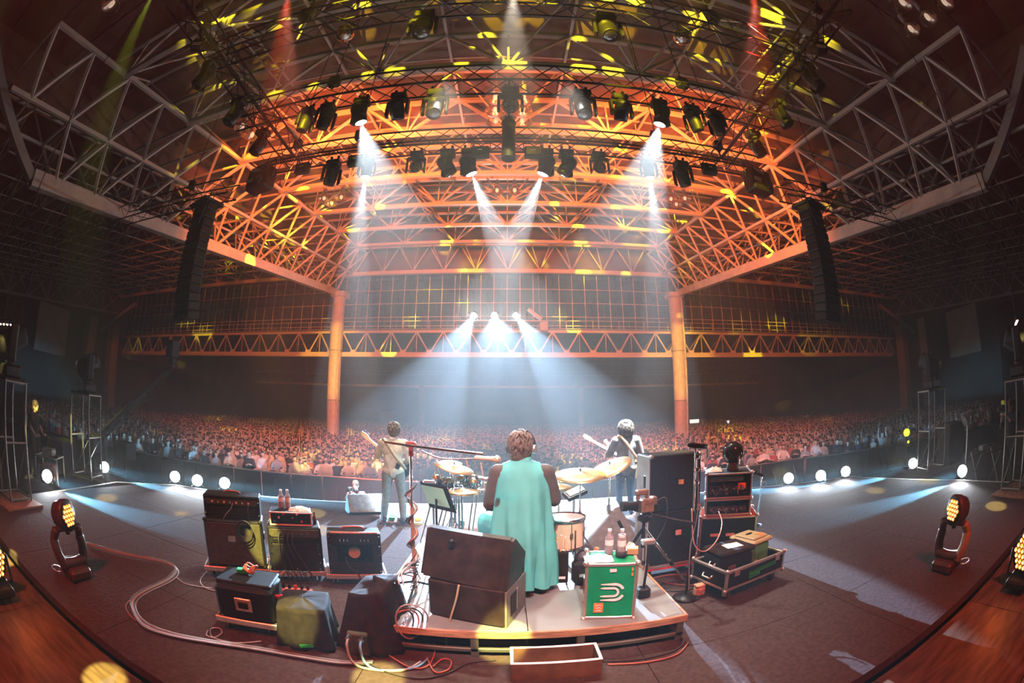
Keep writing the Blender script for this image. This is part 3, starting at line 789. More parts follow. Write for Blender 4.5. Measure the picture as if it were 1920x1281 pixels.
def caster(parent, x, y, r=.045, z=None):
    c = ob('caster', MB().box((0, 0, r * 2 + .012), (.09, .09, .012)).box((-.022, 0, r * 1.4), (.008, .06, r * 1.4)).box((.022, 0, r * 1.4), (.008, .06, r * 1.4)), M_alu, parent, (x, y, 0))
    ob('wheel', MB().cyl((-.014, .015, r), (.014, .015, r), r, n=14), M_rubber, c)
def dolly(name, label, loc, rz, wx, wy, zt=.13, m=None, group='dollies under the amplifiers', mid=None):
    t = thing(name, label, 'dolly', loc, rz, group)
    ob('board', MB().box((0, 0, zt - .02), (wx, wy, .035), .006), m or M_alu, t)
    for s in (-1, 1):
        ob('edge_rail', MB().box((0, s * wy / 2, zt - .015), (wx + .03, .025, .055), .005), M_alu, t)
        ob('edge_rail', MB().box((s * wx / 2, 0, zt - .015), (.025, wy, .055), .005), M_alu, t)
        if mid: ob('colour_band', MB().box((0, s * (wy / 2 + .004), zt - .03), (wx, .025, .02)), mid, t)
        for q in (-1, 1): caster(t, s * (wx / 2 - .08), q * (wy / 2 - .08), zt / 2 - .025)
    return t
def corners(parent, w_, d, h, r=.03, m=None, z0=0.0):
    """ball corners of a flight case"""
    for x in (-1, 1):
        for y in (-1, 1):
            for z in (0, 1): ob('corner', MB().sph((0, 0, 0), r * .8, 8, 6), m or M_alu, parent, (x * (w_ / 2 - r * .2), y * (d / 2 - r * .2), z0 + z * h))
def screws(parent, pts, y):
    for (x, z) in pts: ob('screw', bpy.data.meshes.get('screw_sh') or MB().cyl((0, 0, 0), (0, -.006, 0), .009, n=8).mesh('screw_sh', M_chrome), None, parent, (x, y, z))
def knobs(parent, pts, y, m=None, r=.012):
    for (x, z) in pts: ob('knob', MB().cyl((0, 0, 0), (0, -.02, 0), r, r * .8, n=8), m or M_chrome, parent, (x, y, z))
def sag(a, b, drop=.1, n=8, side=0.0):
    a, b = V(a), V(b); out = []
    for i in range(n + 1):
        t = i / n; p = a.lerp(b, t); p.z -= drop * 4 * t * (1 - t); p.x += side * math.sin(t * math.pi); out.append(p)
    return out

# ------------------------------------------------------------------ amplifiers on the left (backs to the camera)
def mid(a, b): return (V(a) + V(b)) / 2
def amp_frame(a, b, depth):
    """front (camera side) bottom corners a (left), b (right) -> centre, rz, width"""
    a, b = V((a[0], a[1], 0)), V((b[0], b[1], 0)); d = b - a
    rz = math.degrees(math.atan2(d.y, d.x)); nrm = V((-d.y, d.x, 0)).normalized()
    return (a + b) / 2 + nrm * depth / 2, rz, d.length
# 1 leftmost
c, rz, wd = amp_frame((-3.08, 3.38), (-2.5, 3.72), .40)
dolly('amp_dolly', 'pale wooden dolly on casters under the leftmost amplifier', c, rz, wd + .08, .46, .13, M_wood)
t = thing('speaker_cabinet', 'tall black speaker cabinet at the left end of the amplifier row', 'speaker', c + V((0, 0, .131)), rz, 'guitar amplifiers')
ob('body', MB().box((0, 0, .265), (wd, .38, .53), .018), M_tolex, t)
ob('back_panel', MB().box((0, -.19, .265), (wd - .05, .012, .47), .004), M_panelgreen, t)
ob('jack_plate', MB().box((-.02, -.2, .33), (.09, .01, .07), .003), M_chrome, t)
for x in (-1, 1):
    for z in (.01, .52): ob('corner_cap', MB().box((x * (wd / 2 - .018), -.18, z), (.05, .05, .05), .015), M_blackmetal, t)
ob('side_handle', MB().box((wd / 2 + .004, 0, .33), (.012, .14, .06), .005), M_blackmetal, t)
t = thing('guitar_amplifier', 'amplifier head with open back and lit green panel on the leftmost cabinet', 'amplifier', c + V((0, 0, .662)), rz, 'guitar amplifiers')
W_ = wd - .02
ob('shell', MB().box((0, .02, .235), (W_, .26, .03), .01).box((0, .02, .012), (W_, .26, .024), .008).box((-W_ / 2 + .015, .02, .125), (.03, .26, .22), .006).box((W_ / 2 - .015, .02, .125), (.03, .26, .22), .006).box((0, .145, .125), (W_ - .04, .012, .21)), M_tolex, t)
ob('control_panel', MB().box((0, -.095, .175), (W_ - .07, .02, .06), .003), M_panelgreen, t)
ob('grille', MB().box((0, -.09, .075), (W_ - .07, .012, .085), .003), M_panelblk, t)
ob('carry_handle', MB().tube(bez([(-.1, .02, .25), (-.06, .02, .275), (.06, .02, .275), (.1, .02, .25)]), .011), M_brown, t)
for k in range(7): ob('socket', MB().cyl((0, 0, 0), (0, -.014, 0), .012, n=8), M_chrome if k % 2 else M_wht, t, (-.22 + k * .07, -.105, .178))
screws(t, [(-W_ / 2 + .016, .05), (-W_ / 2 + .016, .19), (W_ / 2 - .016, .05), (W_ / 2 - .016, .19)], -.11)
ob('hanging_lead', MB().tube(bez([(.02, -.12, .18), (0, -.14, .12), (-.06, -.15, .06), (-.1, -.16, .0)]), .005), M_cablew, t)
ob('hanging_lead', MB().tube(bez([(.2, -.12, .17), (.19, -.16, .1), (.2, -.15, .0), (.22, -.14, -.06)]), .007), M_cableb, t)
mb = MB()
for k in range(4): mb.tube([(math.cos(a) * (.075 + .006 * k), -.02 * k - .01, math.sin(a) * (.09 + .008 * k)) for a in [i * math.pi / 10 for i in range(20)]], .006, closed=True)
solo('coiled_cable', mb, M_cableb, 'coil of black cable hanging on the back of the leftmost cabinet', 'cable', c + Matrix.Rotation(rad(rz), 3, 'Z') @ V((.14, -.215, .58)), rz)
# 2 middle
c, rz, wd = amp_frame((-2.44, 3.72), (-1.92, 4.0), .36)
dolly('amp_dolly', 'black low dolly under the middle amplifier', c, rz, wd + .04, .42, .13, M_black)
t = thing('combo_amp', 'black amplifier with screwed back panel in the middle of the row', 'amplifier', c + V((0, 0, .131)), rz, 'guitar amplifiers')
ob('body', MB().box((0, 0, .25), (wd, .34, .50), .016), M_tolex, t)
ob('upper_panel', MB().box((0, -.17, .43), (wd - .05, .014, .09), .004), M_panelgreen, t)
ob('slot', MB().box((0, -.172, .345), (wd - .12, .012, .05), .02), M_black, t)
ob('lower_panel', MB().box((0, -.17, .16), (wd - .05, .014, .30), .004), M_panelblk, t)
screws(t, [(x, z) for x in (-wd / 2 + .04, 0, wd / 2 - .04) for z in (.03, .28, .315)] + [(s * (wd / 2 - .03), z) for s in (-1, 1) for z in (.1, .2, .4)], -.178)
knobs(t, [(-.15 + .06 * k, .43) for k in range(6)], -.178, M_chrome)
for k in range(4): ob('lead', MB().tube(bez([(-.16 + .05 * k, -.19, .44), (-.17 + .05 * k, -.24, .33), (-.15 + .07 * k, -.22, .15), (-.1 + .1 * k, -.25, -.1)]), .005), M_cableb, t)
ob('side_grille', MB().box((wd / 2 + .003, .02, .24), (.01, .22, .34), .004), M_grille, t)
t = thing('guitar_amplifier', 'flat amplifier head with a white frame on the middle amplifier', 'amplifier', c + V((0, 0, .632)), rz, 'guitar amplifiers')
ob('chassis', MB().box((-.02, .02, .075), (.46, .26, .15), .01), M_tolex, t)
for q in (.008, .142): ob('frame_bar', MB().box((-.02, -.115, q), (.47, .016, .016), .003), M_wht, t)
for q in (-.248, .208): ob('frame_bar', MB().box((q, -.115, .075), (.016, .016, .14), .003), M_wht, t)
ob('rear_panel', MB().box((-.02, -.112, .075), (.43, .01, .11)), M_black, t)
for k in range(8): ob('socket', MB().cyl((0, 0, 0), (0, -.014, 0), .012, n=8), (M_chrome, M_wht, M_red, M_black)[k % 4], t, (-.2 + k * .05, -.12, .05 + .04 * (k % 3)))
tp = Matrix.Rotation(rad(rz), 3, 'Z')
def bottle_mesh(h=.21, r=.033):
    return [(0, 0), (r * .9, .0), (r, .012), (r, h * .28), (r * .93, h * .32), (r, h * .36), (r, h * .62), (r * .8, h * .74), (r * .42, h * .86), (r * .42, h * .93)]
def bottle(label, loc, h=.21, r=.033, fill=.6, group='water bottles'):
    t = thing('water_bottle', label, 'bottle', loc, 0, group)
    ob('bottle_body', MB().lathe(bottle_mesh(h, r), 18), M_pvc, t)
    ob('cap', MB().cyl((0, 0, h * .91), (0, 0, h), r * .46, n=14), M_wht, t)
    ob('water', MB().cyl((0, 0, .006), (0, 0, h * fill * .8), r * .86, n=14), M_water, t)
    ob('paper_band', MB().lathe([(r * 1.01, h * .38), (r * 1.015, h * .40), (r * 1.015, h * .58), (r * 1.01, h * .6)], 18), M_wht, t)
bottle('left water bottle of the two on the middle amplifier head', c + tp @ V((-.12, .04, .783)), group='bottles on the amplifier')
bottle('right water bottle of the two on the middle amplifier head', c + tp @ V((-.045, .05, .783)), group='bottles on the amplifier')
def rag(name, label, loc, sx, sy, sz, m, rz=0, seed=1, cat='towel'):
    mb = MB(); n, k = 18, 12; vs = []; fs = []
    for j in range(k):
        for i in range(n):
            u, v_ = i / (n - 1) - .5, j / (k - 1) - .5
            e = max(0, 1 - (2 * abs(u)) ** 3) * max(0, 1 - (2 * abs(v_)) ** 3)
            z = e * sz * (.55 + .9 * abs(noise.noise(V((u * 4 + seed, v_ * 4, seed)))))
            vs.append((u * sx, v_ * sy * (1 + .25 * noise.noise(V((u * 3, seed, 0)))), z))
    for j in range(k - 1):
        for i in range(n - 1): fs.append((j * n + i, j * n + i + 1, (j + 1) * n + i + 1, (j + 1) * n + i))
    o_ = len(vs); vs += [(x, y, 0) for x, y, z in vs]
    edge = [i for i in range(n)] + [j * n + n - 1 for j in range(1, k)] + [(k - 1) * n + i for i in range(n - 2, -1, -1)] + [j * n for j in range(k - 2, 0, -1)]
    fs += [(edge[i], edge[(i + 1) % len(edge)], edge[(i + 1) % len(edge)] + o_, edge[i] + o_) for i in range(len(edge))]
    fs += [tuple(o_ + q for q in f[::-1]) for f in fs[:(n - 1) * (k - 1)]]
    mb.add(vs, fs, 0, True)
    return solo(name, mb, m, label, cat, loc, rz)
M_towel = mat('striped_towel', (.85, .78, .74), .9, 0, .0, 40, .5); 
rag('towel', 'crumpled pale towel lying on the middle amplifier head', c + tp @ V((.08, 0, .783)), .24, .16, .045, mat('pale_towel', (.82, .70, .64), .9, 0, .35, 12, .5, col2=(.65, .2, .12)), rz)
t = thing('small_bottle', 'small dark bottle at the right edge of the middle amplifier', 'bottle', c + tp @ V((.245, -.02, .632)), 0)
ob('bottle_body', MB().lathe([(0, 0), (.02, 0), (.021, .07), (.009, .095), (.009, .12)], 14), mat('dark_red_glass', (.16, .02, .02), .2), t); ob('cap', MB().cyl((0, 0, .118), (0, 0, .135), .011), M_black, t)
# 3 combo
c, rz, wd = amp_frame((-1.83, 3.95), (-1.30, 4.17), .30)
dolly('amp_dolly', 'pale aluminium dolly under the small brown-handled amplifier', c, rz, wd + .06, .36, .13, M_alu)
t = thing('combo_amp', 'small black combo amplifier with a round speaker seen from behind and brown handle', 'amplifier', c + V((0, 0, .131)), rz, 'guitar amplifiers')
H_ = .46
ob('shell', MB().box((0, 0, H_ - .012), (wd, .27, .024), .008).box((0, 0, .012), (wd, .27, .024), .008).box((-wd / 2 + .012, 0, H_ / 2), (.024, .27, H_ - .04), .006).box((wd / 2 - .012, 0, H_ / 2), (.024, .27, H_ - .04), .006).box((0, .128, H_ / 2), (wd - .05, .012, H_ - .05)), M_tolex, t)
ob('upper_back', MB().box((0, -.128, H_ - .07), (wd - .05, .012, .10), .003), M_panelblk, t)
ob('lower_back', MB().box((0, -.128, .075), (wd - .05, .012, .11), .003), M_panelblk, t)
ob('side_strip', MB().box((-wd / 2 + .06, -.126, .22), (.07, .012, .19)), M_panelblk, t); ob('side_strip', MB().box((wd / 2 - .06, -.126, .22), (.07, .012, .19)), M_panelblk, t)
ob('speaker_basket', MB().lathe([(.15, .0), (.15, .03), (.06, .09), (.055, .09)], 20, (0, .11, .22), Matrix.Rotation(math.pi / 2, 4, 'X')), M_blackmetal, t)
ob('speaker_magnet', MB().cyl((0, .02, .22), (0, -.05, .22), .065, n=20), mat('green_magnet', (.45, .50, .28), .45), t)
for s in (-1, 1):
    ob('tube_slot', MB().box((s * .11, -.136, H_ - .07), (.15, .008, .035), .012), M_black, t)
    for k in range(3): ob('valve', MB().cyl((s * .11 - .04 + .04 * k, -.138, H_ - .08), (s * .11 - .04 + .04 * k, -.138, H_ - .058), .008), M_chrome, t)
ob('brand_strip', MB().box((0, -.11, H_ + .006), (wd - .06, .05, .02), .008), M_brown, t)
ob('carry_handle', MB().tube(bez([(-.12, 0, H_ + .004), (-.09, 0, H_ + .04), (.09, 0, H_ + .04), (.12, 0, H_ + .004)]), .014), M_brown, t)
screws(t, [(s * (wd / 2 - .02), z) for s in (-1, 1) for z in (.03, .12, .22, .32, .43)], -.136)
ob('power_lead', MB().tube(bez([(-.1, -.14, .2), (-.08, -.2, .12), (.02, -.2, .02), (.04, -.24, -.12)]), .006), M_cableb, t)

# ------------------------------------------------------------------ road case, covered boxes, power strip
c, rz, wd = amp_frame((-2.25, 2.46), (-1.76, 2.60), .42)
dolly('case_dolly', 'grey dolly on casters under the black road case with the pale latch plate', c, rz, wd + .03, .42, .14, M_alu)
t = thing('road_case', 'black rounded road case with a pale recessed latch plate', 'case', c + V((0, 0, .141)), rz)
ob('body', MB().box((0, 0, .15), (wd, .40, .30), .03), M_tolex, t)
ob('lid', MB().box((0, .02, .312), (wd - .01, .34, .03), .012), M_tolex, t)
ob('recess', MB().box((0, -.14, .302), (wd - .14, .06, .008), .002), M_black, t)
ob('latch_plate', MB().box((0, -.205, .15), (.15, .014, .12), .03), M_alu, t)
ob('latch', MB().box((0, -.215, .15), (.09, .012, .06), .012), M_panelblk, t)
tr = Matrix.Rotation(rad(rz), 3, 'Z')
ob('side_knob', MB().cyl((wd / 2, -.05, .2), (wd / 2 + .05, -.05, .2), .02).sph((wd / 2 + .05, -.05, .2), .028, 8, 6), M_red, t)
t = thing('cable_pack', 'small green box wrapped in an orange cable on the black road case', 'cable', c + tr @ V((-.02, .07, .47)), rz + 12)
ob('box', MB().box((-.03, 0, .022), (.11, .06, .042), .006), M_greentape, t)
for k in range(4): ob('cable_loop', MB().tube([(.02 + .012 * k + .052 * math.cos(a), .045 * math.sin(a), .03 + .012 * k + .022 * math.sin(2 * a + k)) for a in [i * math.pi / 8 for i in range(16)]], .0065, closed=True), M_orange, t)
t = thing('power_strip', 'pink-red power strip with plugs between the road case and the covered box', 'power strip', az(545, 1110, .02) + V((0, .05, -.02)), 20)
ob('body', MB().box((0, 0, .02), (.42, .06, .04), .008), mat('pink_red_plastic', (.75, .22, .18), .5), t)
for k in range(6): ob('plug', MB().box((-.16 + .065 * k, 0, .06), (.03, .035, .05), .006), (M_red, M_black, M_black)[k % 3], t)
for k in range(5):
    ob('lead', MB().tube(bez([(-.16 + .065 * k, 0, .08), (-.14 + .06 * k, .03, .19), (-.05 + .06 * k, .1, .2), (0 + .05 * k, .2, .08), (.05 + .05 * k, .3, .02)]), .006), M_cableb, t)
def draped(name, label, loc, sx, sy, sz, m, rz, seed, taper=1.25, peak=0.0):
    """cloth thrown over a box: top, sides that flare and fold, uneven hem"""
    n = 48; rings = []
    for j in range(11):
        t_ = j / 10
        ring = []
        for i in range(n):
            a = 2 * math.pi * i / n
            ca, sa = math.cos(a), math.sin(a)
            k = 1 / max(abs(ca), abs(sa)) ** .82
            fold = 1 + (.10 * math.sin(a * 7 + seed) + .06 * math.sin(a * 13 + 2 * seed)) * t_ ** 1.3
            s = (1 + (taper - 1) * t_) * fold
            hem = 1.0 if t_ < .99 else 1.0
            z = sz * (1 - t_) + .02 * math.sin(a * 5 + seed) * t_ * (1 - t_)
            top = peak * (1 - t_) * math.cos(a - .6)
            ring.append((ca * k * sx / 2 * s, sa * k * sy / 2 * s, max(.004, z + top)))
        rings.append(ring)
    mb = MB()
    # crown
    cr = [[(x * q, y * q, z + (1 - q) * .03 + .012 * noise.noise(V((x * 9, y * 9, seed)))) for x, y, z in rings[0]] for q in (.05, .35, .65, .88)]
    mb.loft(cr + rings)
    return solo(name, mb, m, label, 'covered box', loc, rz)
cb = az(585, 1185, 0)
draped('covered_box', 'low box under a black cloth with a strip of green tape, before the amplifiers', (-1.56, 2.78, 0), .40, .40, .36, M_cloth, 17, 1.3, 1.18)
setp(ob('tape_strip', MB().box((0, 0, 0), (.11, .004, .03), rot=(0, rad(-8), 0)), M_greentape), None)
bpy.data.objects['tape_strip'].parent = bpy.data.objects['covered_box']; bpy.data.objects['tape_strip'].location = (.02, -.268, .07)
draped('covered_stack', 'hump of equipment under a dark brown cloth beside the drum riser', (-1.02, 2.98, 0), .30, .34, .52, M_cloth2, -8, 4.1, 1.7, .05)
t = thing('cable_block', 'connector block with white and blue cables under the brown cloth', 'connector', (-1.08, 2.66, 0), 5)
ob('block', MB().box((0, 0, .12), (.16, .06, .2), .01), M_panelgreen, t)
ob('connector', MB().cyl((.05, -.03, .2), (.05, -.09, .2), .022, n=10), M_chrome, t)
ob('connector', MB().cyl((-.05, -.03, .2), (-.05, -.09, .2), .02, n=10), M_chrome, t)
for k, (m, ox) in enumerate(((M_cablew, -.05), (mat('blue_cable', (.15, .42, .7), .4), .05))):
    ob('cable', MB().tube(bez([(ox, -.09, .2), (ox, -.14, .16), (ox + .03, -.17, .05), (ox + .14, -.2, .014), (.34 + .08 * k, -.17 + .05 * k, .012), (.46 + .05 * k, -.02 + .06 * k, .012)]), .010), m, t)

# ------------------------------------------------------------------ drum riser
M_rail = mat('dull_frame_steel', (.10, .11, .09), .5, .4)
M_step = mat('dark_stained_board', (.11, .055, .035), .6, 0, .3, 8, .1)
RX, RY, RH = .15, 4.05, .25
t = thing('drum_riser', 'low drum riser with a pale top and reddish wooden edge', 'platform', (RX, RY, 0), 0)
rw, rd = 2.42, 2.44
for i in range(2):
    for j in range(2): ob('top_board', MB().box(((i - .5) * rw / 2, (j - .5) * rd / 2, RH - .012), (rw / 2 - .006, rd / 2 - .006, .024), .002), M_rtop, t)
for s in (-1, 1):
    ob('edge_board', MB().box((0, s * (rd / 2 + .012), RH - .03), (rw + .05, .024, .065), .004), M_wood, t)
    ob('edge_board', MB().box((s * (rw / 2 + .012), 0, RH - .03), (.024, rd, .065), .004), M_wood, t)
    ob('lower_rail', MB().box((0, s * (rd / 2), .07), (rw, .03, .035), .004), M_rail, t)
    ob('lower_rail', MB().box((s * (rw / 2), 0, .07), (.03, rd, .035), .004), M_rail, t)
for x in (-1, -.33, .33, 1):
    for y in (-1, 1): ob('leg', MB().box((x * (rw / 2 - .03), y * (rd / 2 - .01), (RH - .03) / 2), (.06, .05, RH - .03), .005), M_rail, t)
ob('under_riser_shade', MB().box((0, 0, .11), (rw - .3, rd - .3, .16)), M_black, t)  # black box standing in for the shade under the riser
RTOP = RH
t = thing('step_box', 'open wooden step box lying before the drum riser', 'box', (.33, 2.62, 0), 0)
ob('front_board', MB().box((0, -.115, .075), (.62, .02, .15), .002), M_step, t); ob('back_board', MB().box((0, .115, .075), (.62, .02, .15), .002), M_step, t)
for s in (-1, 1): ob('pale_edge', MB().box((0, s * .115, .152), (.62, .022, .004)), M_paper, t)
for s in (-1, 1): ob('end_board', MB().box((s * .30, 0, .075), (.02, .21, .15), .002), M_step, t); ob('pale_edge', MB().box((s * .30, 0, .152), (.022, .21, .004)), M_paper, t)
ob('bottom_board', MB().box((0, 0, .01), (.58, .21, .02)), M_ply, t)

# ------------------------------------------------------------------ monitors
def wedge(label, loc, rz, wdt, prof, m, mgrill=True, group='stage monitors'):
    t = thing('stage_monitor', label, 'monitor speaker', loc, rz, group)
    n = len(prof)
    M = Matrix(((0, 0, 1, 0), (1, 0, 0, 0), (0, 1, 0, 0), (0, 0, 0, 1)))   # prism axis -> x, poly -> (y, z)
    def inset(p, q):
        cy = sum(a for a, b in p) / n; cz = sum(b for a, b in p) / n
        return [(a + (cy - a) * q, b + (cz - b) * q) for a, b in p]
    ob('body', MB().prism(prof, wdt - .03, M), m, t)
    for s in (-1, 1):
        e = ob('side_panel', MB().prism(inset(prof, .04), .03, M), m, t, (s * (wdt / 2 - .004), 0, 0))
    return t
c, rz, wd = amp_frame((-.62, 3.07), (-.01, 2.86), .50)
rot = Matrix.Rotation(rad(rz), 3, 'Z')
t = thing('subwoofer', 'black box speaker with a square handle hole lying on the drum riser', 'speaker', c + V((0, 0, RTOP)), rz)
ob('body', MB().box((0, 0, .17), (wd - .02, .50, .34), .02), M_wedge, t)
ob('side_plate', MB().box((wd / 2 - .005, 0, .155), (.016, .49, .33), .008), M_wedgeg, t)
ob('handle_hole', MB().box((wd / 2 + .001, -.05, .16), (.012, .2, .19), .012), M_black, t)
ob('handle_bar', MB().box((wd / 2 + .006, -.0, .17), (.014, .03, .19), .004), M_wedgeg, t)
ob('power_cable', MB().tube(bez([(-.04, -.25, .33), (-.06, -.27, .2), (-.11, -.28, .02), (-.14, -.29, -.12), (-.15, -.30, -.235)]), .009), mat('grey_yellow_cable', (.38, .34, .22), .5), t)
prof = [(-.03, .0), (.05, .385), (.10, .40), (.43, .21), (.43, .16), (.36, .0)]
t = wedge('big reddish stage monitor tilted on the box speaker behind the drummer', c + rot @ V((-.02, -.22, .342)) + V((0, 0, RTOP)), rz + 1, .67, prof, M_wedge)
t.rotation_euler = (rad(-4), rad(3), rad(rz + 1))
ob('handle_slot', MB().box((-.12, .026, .285), (.055, .04, .085), .018, rot=(rad(-12), 0, 0)), M_black, t)
for (y, z, h) in ((.13, .20, .09), (.24, .12, .08), (.2, .22, .05)): ob('side_slot', MB().box((.333, y, z), (.008, .022, h), .004, rot=(rad(-25), 0, 0)), M_black, t)
prof2 = [(-.38, 0), (-.37, .05), (.06, .58), (.11, .60), (.30, .26), (.30, .0)]
t = wedge('grey stage monitor seen from its side right of the drummer', az(1140, 1046, RTOP) + V((.03, .24, 0)), -8, .46, prof2, M_wedgeg)
t.rotation_euler = (0, 0, rad(-98))
M_s = M_wedgeg
ob('handle_slot', MB().box((.246, .13, .38), (.012, .035, .13), .014, rot=(rad(28), 0, 0)), M_black, t)
t = wedge('stage monitor lying by the front edge near the guitarist', V((-2.60, 7.45, 0)), 33, .66, [(-.05, 0), (-.20, .06), (-.02, .36), (.04, .36), (.24, .05), (.24, 0)], M_wedgeg)
ob('handle_slot', MB().box((-.335, 0, .15), (.01, .05, .12), .01), M_black, t)

# ------------------------------------------------------------------ green flight case with its things
def flight_case(t, w_, d, h, m_face, z0=0.0, edge=.026, faces=True, m_edge=None):
    me_ = m_edge or M_alu
    if faces: ob('body', MB().box((0, 0, z0 + h / 2), (w_ - .012, d - .012, h - .012), .004), m_face, t)
    for sx in (-1, 1):
        for sy in (-1, 1):
            ob('edge_rail', MB().box((sx * (w_ / 2 - edge / 2), sy * (d / 2 - edge / 2), z0 + h / 2), (edge, edge, h), .004), me_, t)
        for z in (z0 + edge / 2, z0 + h - edge / 2):
            ob('edge_rail', MB().box((sx * (w_ / 2 - edge / 2), 0, z), (edge, d, edge), .004), me_, t)
    for sy in (-1, 1):
        for z in (z0 + edge / 2, z0 + h - edge / 2):
            ob('edge_rail', MB().box((0, sy * (d / 2 - edge / 2), z), (w_, edge, edge), .004), me_, t)
    corners(t, w_, d, h, .03, me_, z0)
def ribbon(pts, wd, y=-.001, th=.003):
    """flat stroke in the x-z plane through pts; wd may taper per point"""
    mb = MB(); L, R_ = [], []
    for i, p in enumerate(pts):
        p = V((p[0], p[1])); q = V(pts[min(i + 1, len(pts) - 1)]) - V(pts[max(i - 1, 0)])
        nrm = V((-q.y, q.x)).normalized(); w_ = wd[i] if hasattr(wd, '__len__') else wd
        L.append(p + nrm * w_ / 2); R_.append(p - nrm * w_ / 2)
    n = len(pts); vs = [(a.x, y, a.y) for a in L] + [(a.x, y, a.y) for a in R_]
    vs += [(x, yy - th, z) for x, yy, z in vs]
    fs = []
    for i in range(n - 1):
        fs += [(2 * n + i, 3 * n + i, 3 * n + i + 1, 2 * n + i + 1), (i, i + 1, n + i + 1, n + i), (i, 2 * n + i, 2 * n + i + 1, i + 1), (n + i, n + i + 1, 3 * n + i + 1, 3 * n + i)]
    return mb.add(vs, fs)
gw, gd, gh = .40, .34, .49
gc, grz, _ = amp_frame((.57, 2.98), (.965, 2.90), gd)
t = thing('green_flight_case', 'green flight case with a silver swoosh emblem standing on the drum riser', 'flight case', gc + V((0, 0, RTOP)), grz)
flight_case(t, gw, gd, gh, M_green)
yf = -gd / 2 + .0
arc = lambda cx, cz, r, a0, a1, n=10: [(cx + r * math.cos(rad(a0 + (a1 - a0) * i / n)), cz + r * math.sin(rad(a0 + (a1 - a0) * i / n))) for i in range(n + 1)]
ox, oz = .0, .255
def emb(pts, wd): ob('emblem_stroke', ribbon([(x + ox, z + oz) for x, z in pts], wd, yf - .001), M_wht, t)
emb([(-.075, .062)] + [(.02, .062)] + arc(.03, -.005, .067, 88, 20), [.006] + [.022] * 11 + [.003])
emb([(-.075, -.076)] + [(.02, -.076)] + arc(.03, -.009, .067, -88, -20), [.006] + [.022] * 11 + [.003])
emb([(-.078, .028), (-.05, .028), (.02, .028)] + arc(.022, -.007, .035, 88, -88) + [(-.05, -.042), (-.078, -.042)], [.004, .016] + [.017] * 12 + [.016, .004])
ob('sticker', MB().box((-.085, yf - .002, .11), (.072, .003, .085)), M_orangepaint, t)
for k in range(3): ob('sticker_print', ribbon([(-.108 + .002 * k, .135 - .024 * k), (-.095, .128 - .024 * k), (-.085, .138 - .024 * k), (-.064, .130 - .024 * k)], .006, yf - .0035), M_wht, t)
ob('sticker', MB().box((.01, yf - .002, .435), (.05, .003, .026)), M_paper, t)
for k in range(2): ob('tag_mark', MB().box((.155, yf - .002, .44 - .04 * k), (.012, .003, .028)), M_orange, t)
ob('side_latch', MB().box((-gw / 2 - .004, -.02, .26), (.01, .10, .14), .004), M_alu, t)
gm = Matrix.Rotation(rad(grz), 3, 'Z')
def ongc(x, y, z=0.0): return gc + gm @ V((x, y, 0)) + V((0, 0, RTOP + gh + z))
bottle('left water bottle on the green flight case', ongc(-.02, .07), .215, .034, .8, 'bottles on the green case')
bottle('right water bottle on the green flight case, with milky drink', ongc(.075, .01, .004), .225, .034, 1.0, 'bottles on the green case')
solo('cup_holder', MB().lathe([(0, .003), (.046, .003), (.046, .05), (.041, .05), (.041, .01), (0, .01)], 20), M_cableb, 'black round holder around the right bottle on the green case', 'holder', ongc(.075, .01))
rag('towel', 'folded white towel on the left of the green flight case', ongc(-.10, -.05), .22, .17, .03, M_paper, grz + 6, 3.3)
t = thing('tissue_box', 'brown tissue box with a pink tissue on the green case', 'tissue box', ongc(.155, .08), grz - 8)
ob('box', MB().box((0, 0, .025), (.12, .09, .05), .004), mat('brown_card', (.42, .26, .12), .7), t)
ob('tissue', MB().add([(-.05, -.035, .05), (.05, -.03, .05), (.04, .03, .05), (-.04, .035, .05), (-.02, 0, .10), (.02, .01, .085)], [(0, 1, 5, 4), (1, 2, 5), (2, 3, 4, 5), (3, 0, 4), (3, 2, 1, 0)]), mat('pink_tissue', (.85, .6, .52), .9), t)

# ------------------------------------------------------------------ bass cabinets
bc, brz, bw = amp_frame((1.50, 4.26), (2.13, 4.30), .42)
t = dolly('cabinet_dolly', 'red and white striped dolly under the bass cabinets', bc, brz, bw + .05, .46, .15, M_wht, None, M_red)
M_litside = mat('lit_side_tone', (.40, .43, .45), .5, 0, .1, 8)  # light falling on the cabinets' left side, put into a paler colour
for k in range(2):
    t = thing('bass_cabinet', ['lower black bass cabinet with round ports in its back', 'upper black bass cabinet with a pale jack plate in its back'][k], 'speaker', bc + V((0, 0, .151 + k * .632)), brz, 'bass cabinets')
    ob('body', MB().box((0, 0, .314), (bw, .40, .626), .012), M_panelblk, t)
    ob('left_side', MB().box((-bw / 2 - .002, 0, .314), (.01, .38, .60), .004), M_litside, t)
    ob('side_handle', MB().box((-bw / 2 - .006, -.06, .33), (.01, .06, .14), .006), M_black, t)
    ob('jack_plate', MB().box((.07, -.203, .36 - .05 * k), (.17, .01, .12), .003), M_blackmetal, t)
    ob('jack_box', MB().box((.05, -.212, .37 - .05 * k), (.07, .02, .06), .004), M_chrome if k else M_wht, t)
    if k == 0:
        for x in (-.14, .17): ob('port', MB().lathe([(.05, 0), (.05, -.012), (.042, -.012), (.036, .03), (0, .03)], 18, (x, -.198, .13), Matrix.Rotation(math.pi / 2, 4, 'X') @ Matrix.Scale(-1, 4, (0, 0, 1))), M_black, t)
    else: ob('seam', MB().box((-.08, -.202, .42), (.012, .006, .3)), M_black, t)
    for x in (-1, 1):
        for z in (.02, .61): ob('corner_cap', MB().box((x * (bw / 2 - .012), -.19, z), (.05, .05, .05), .015), M_alu, t)
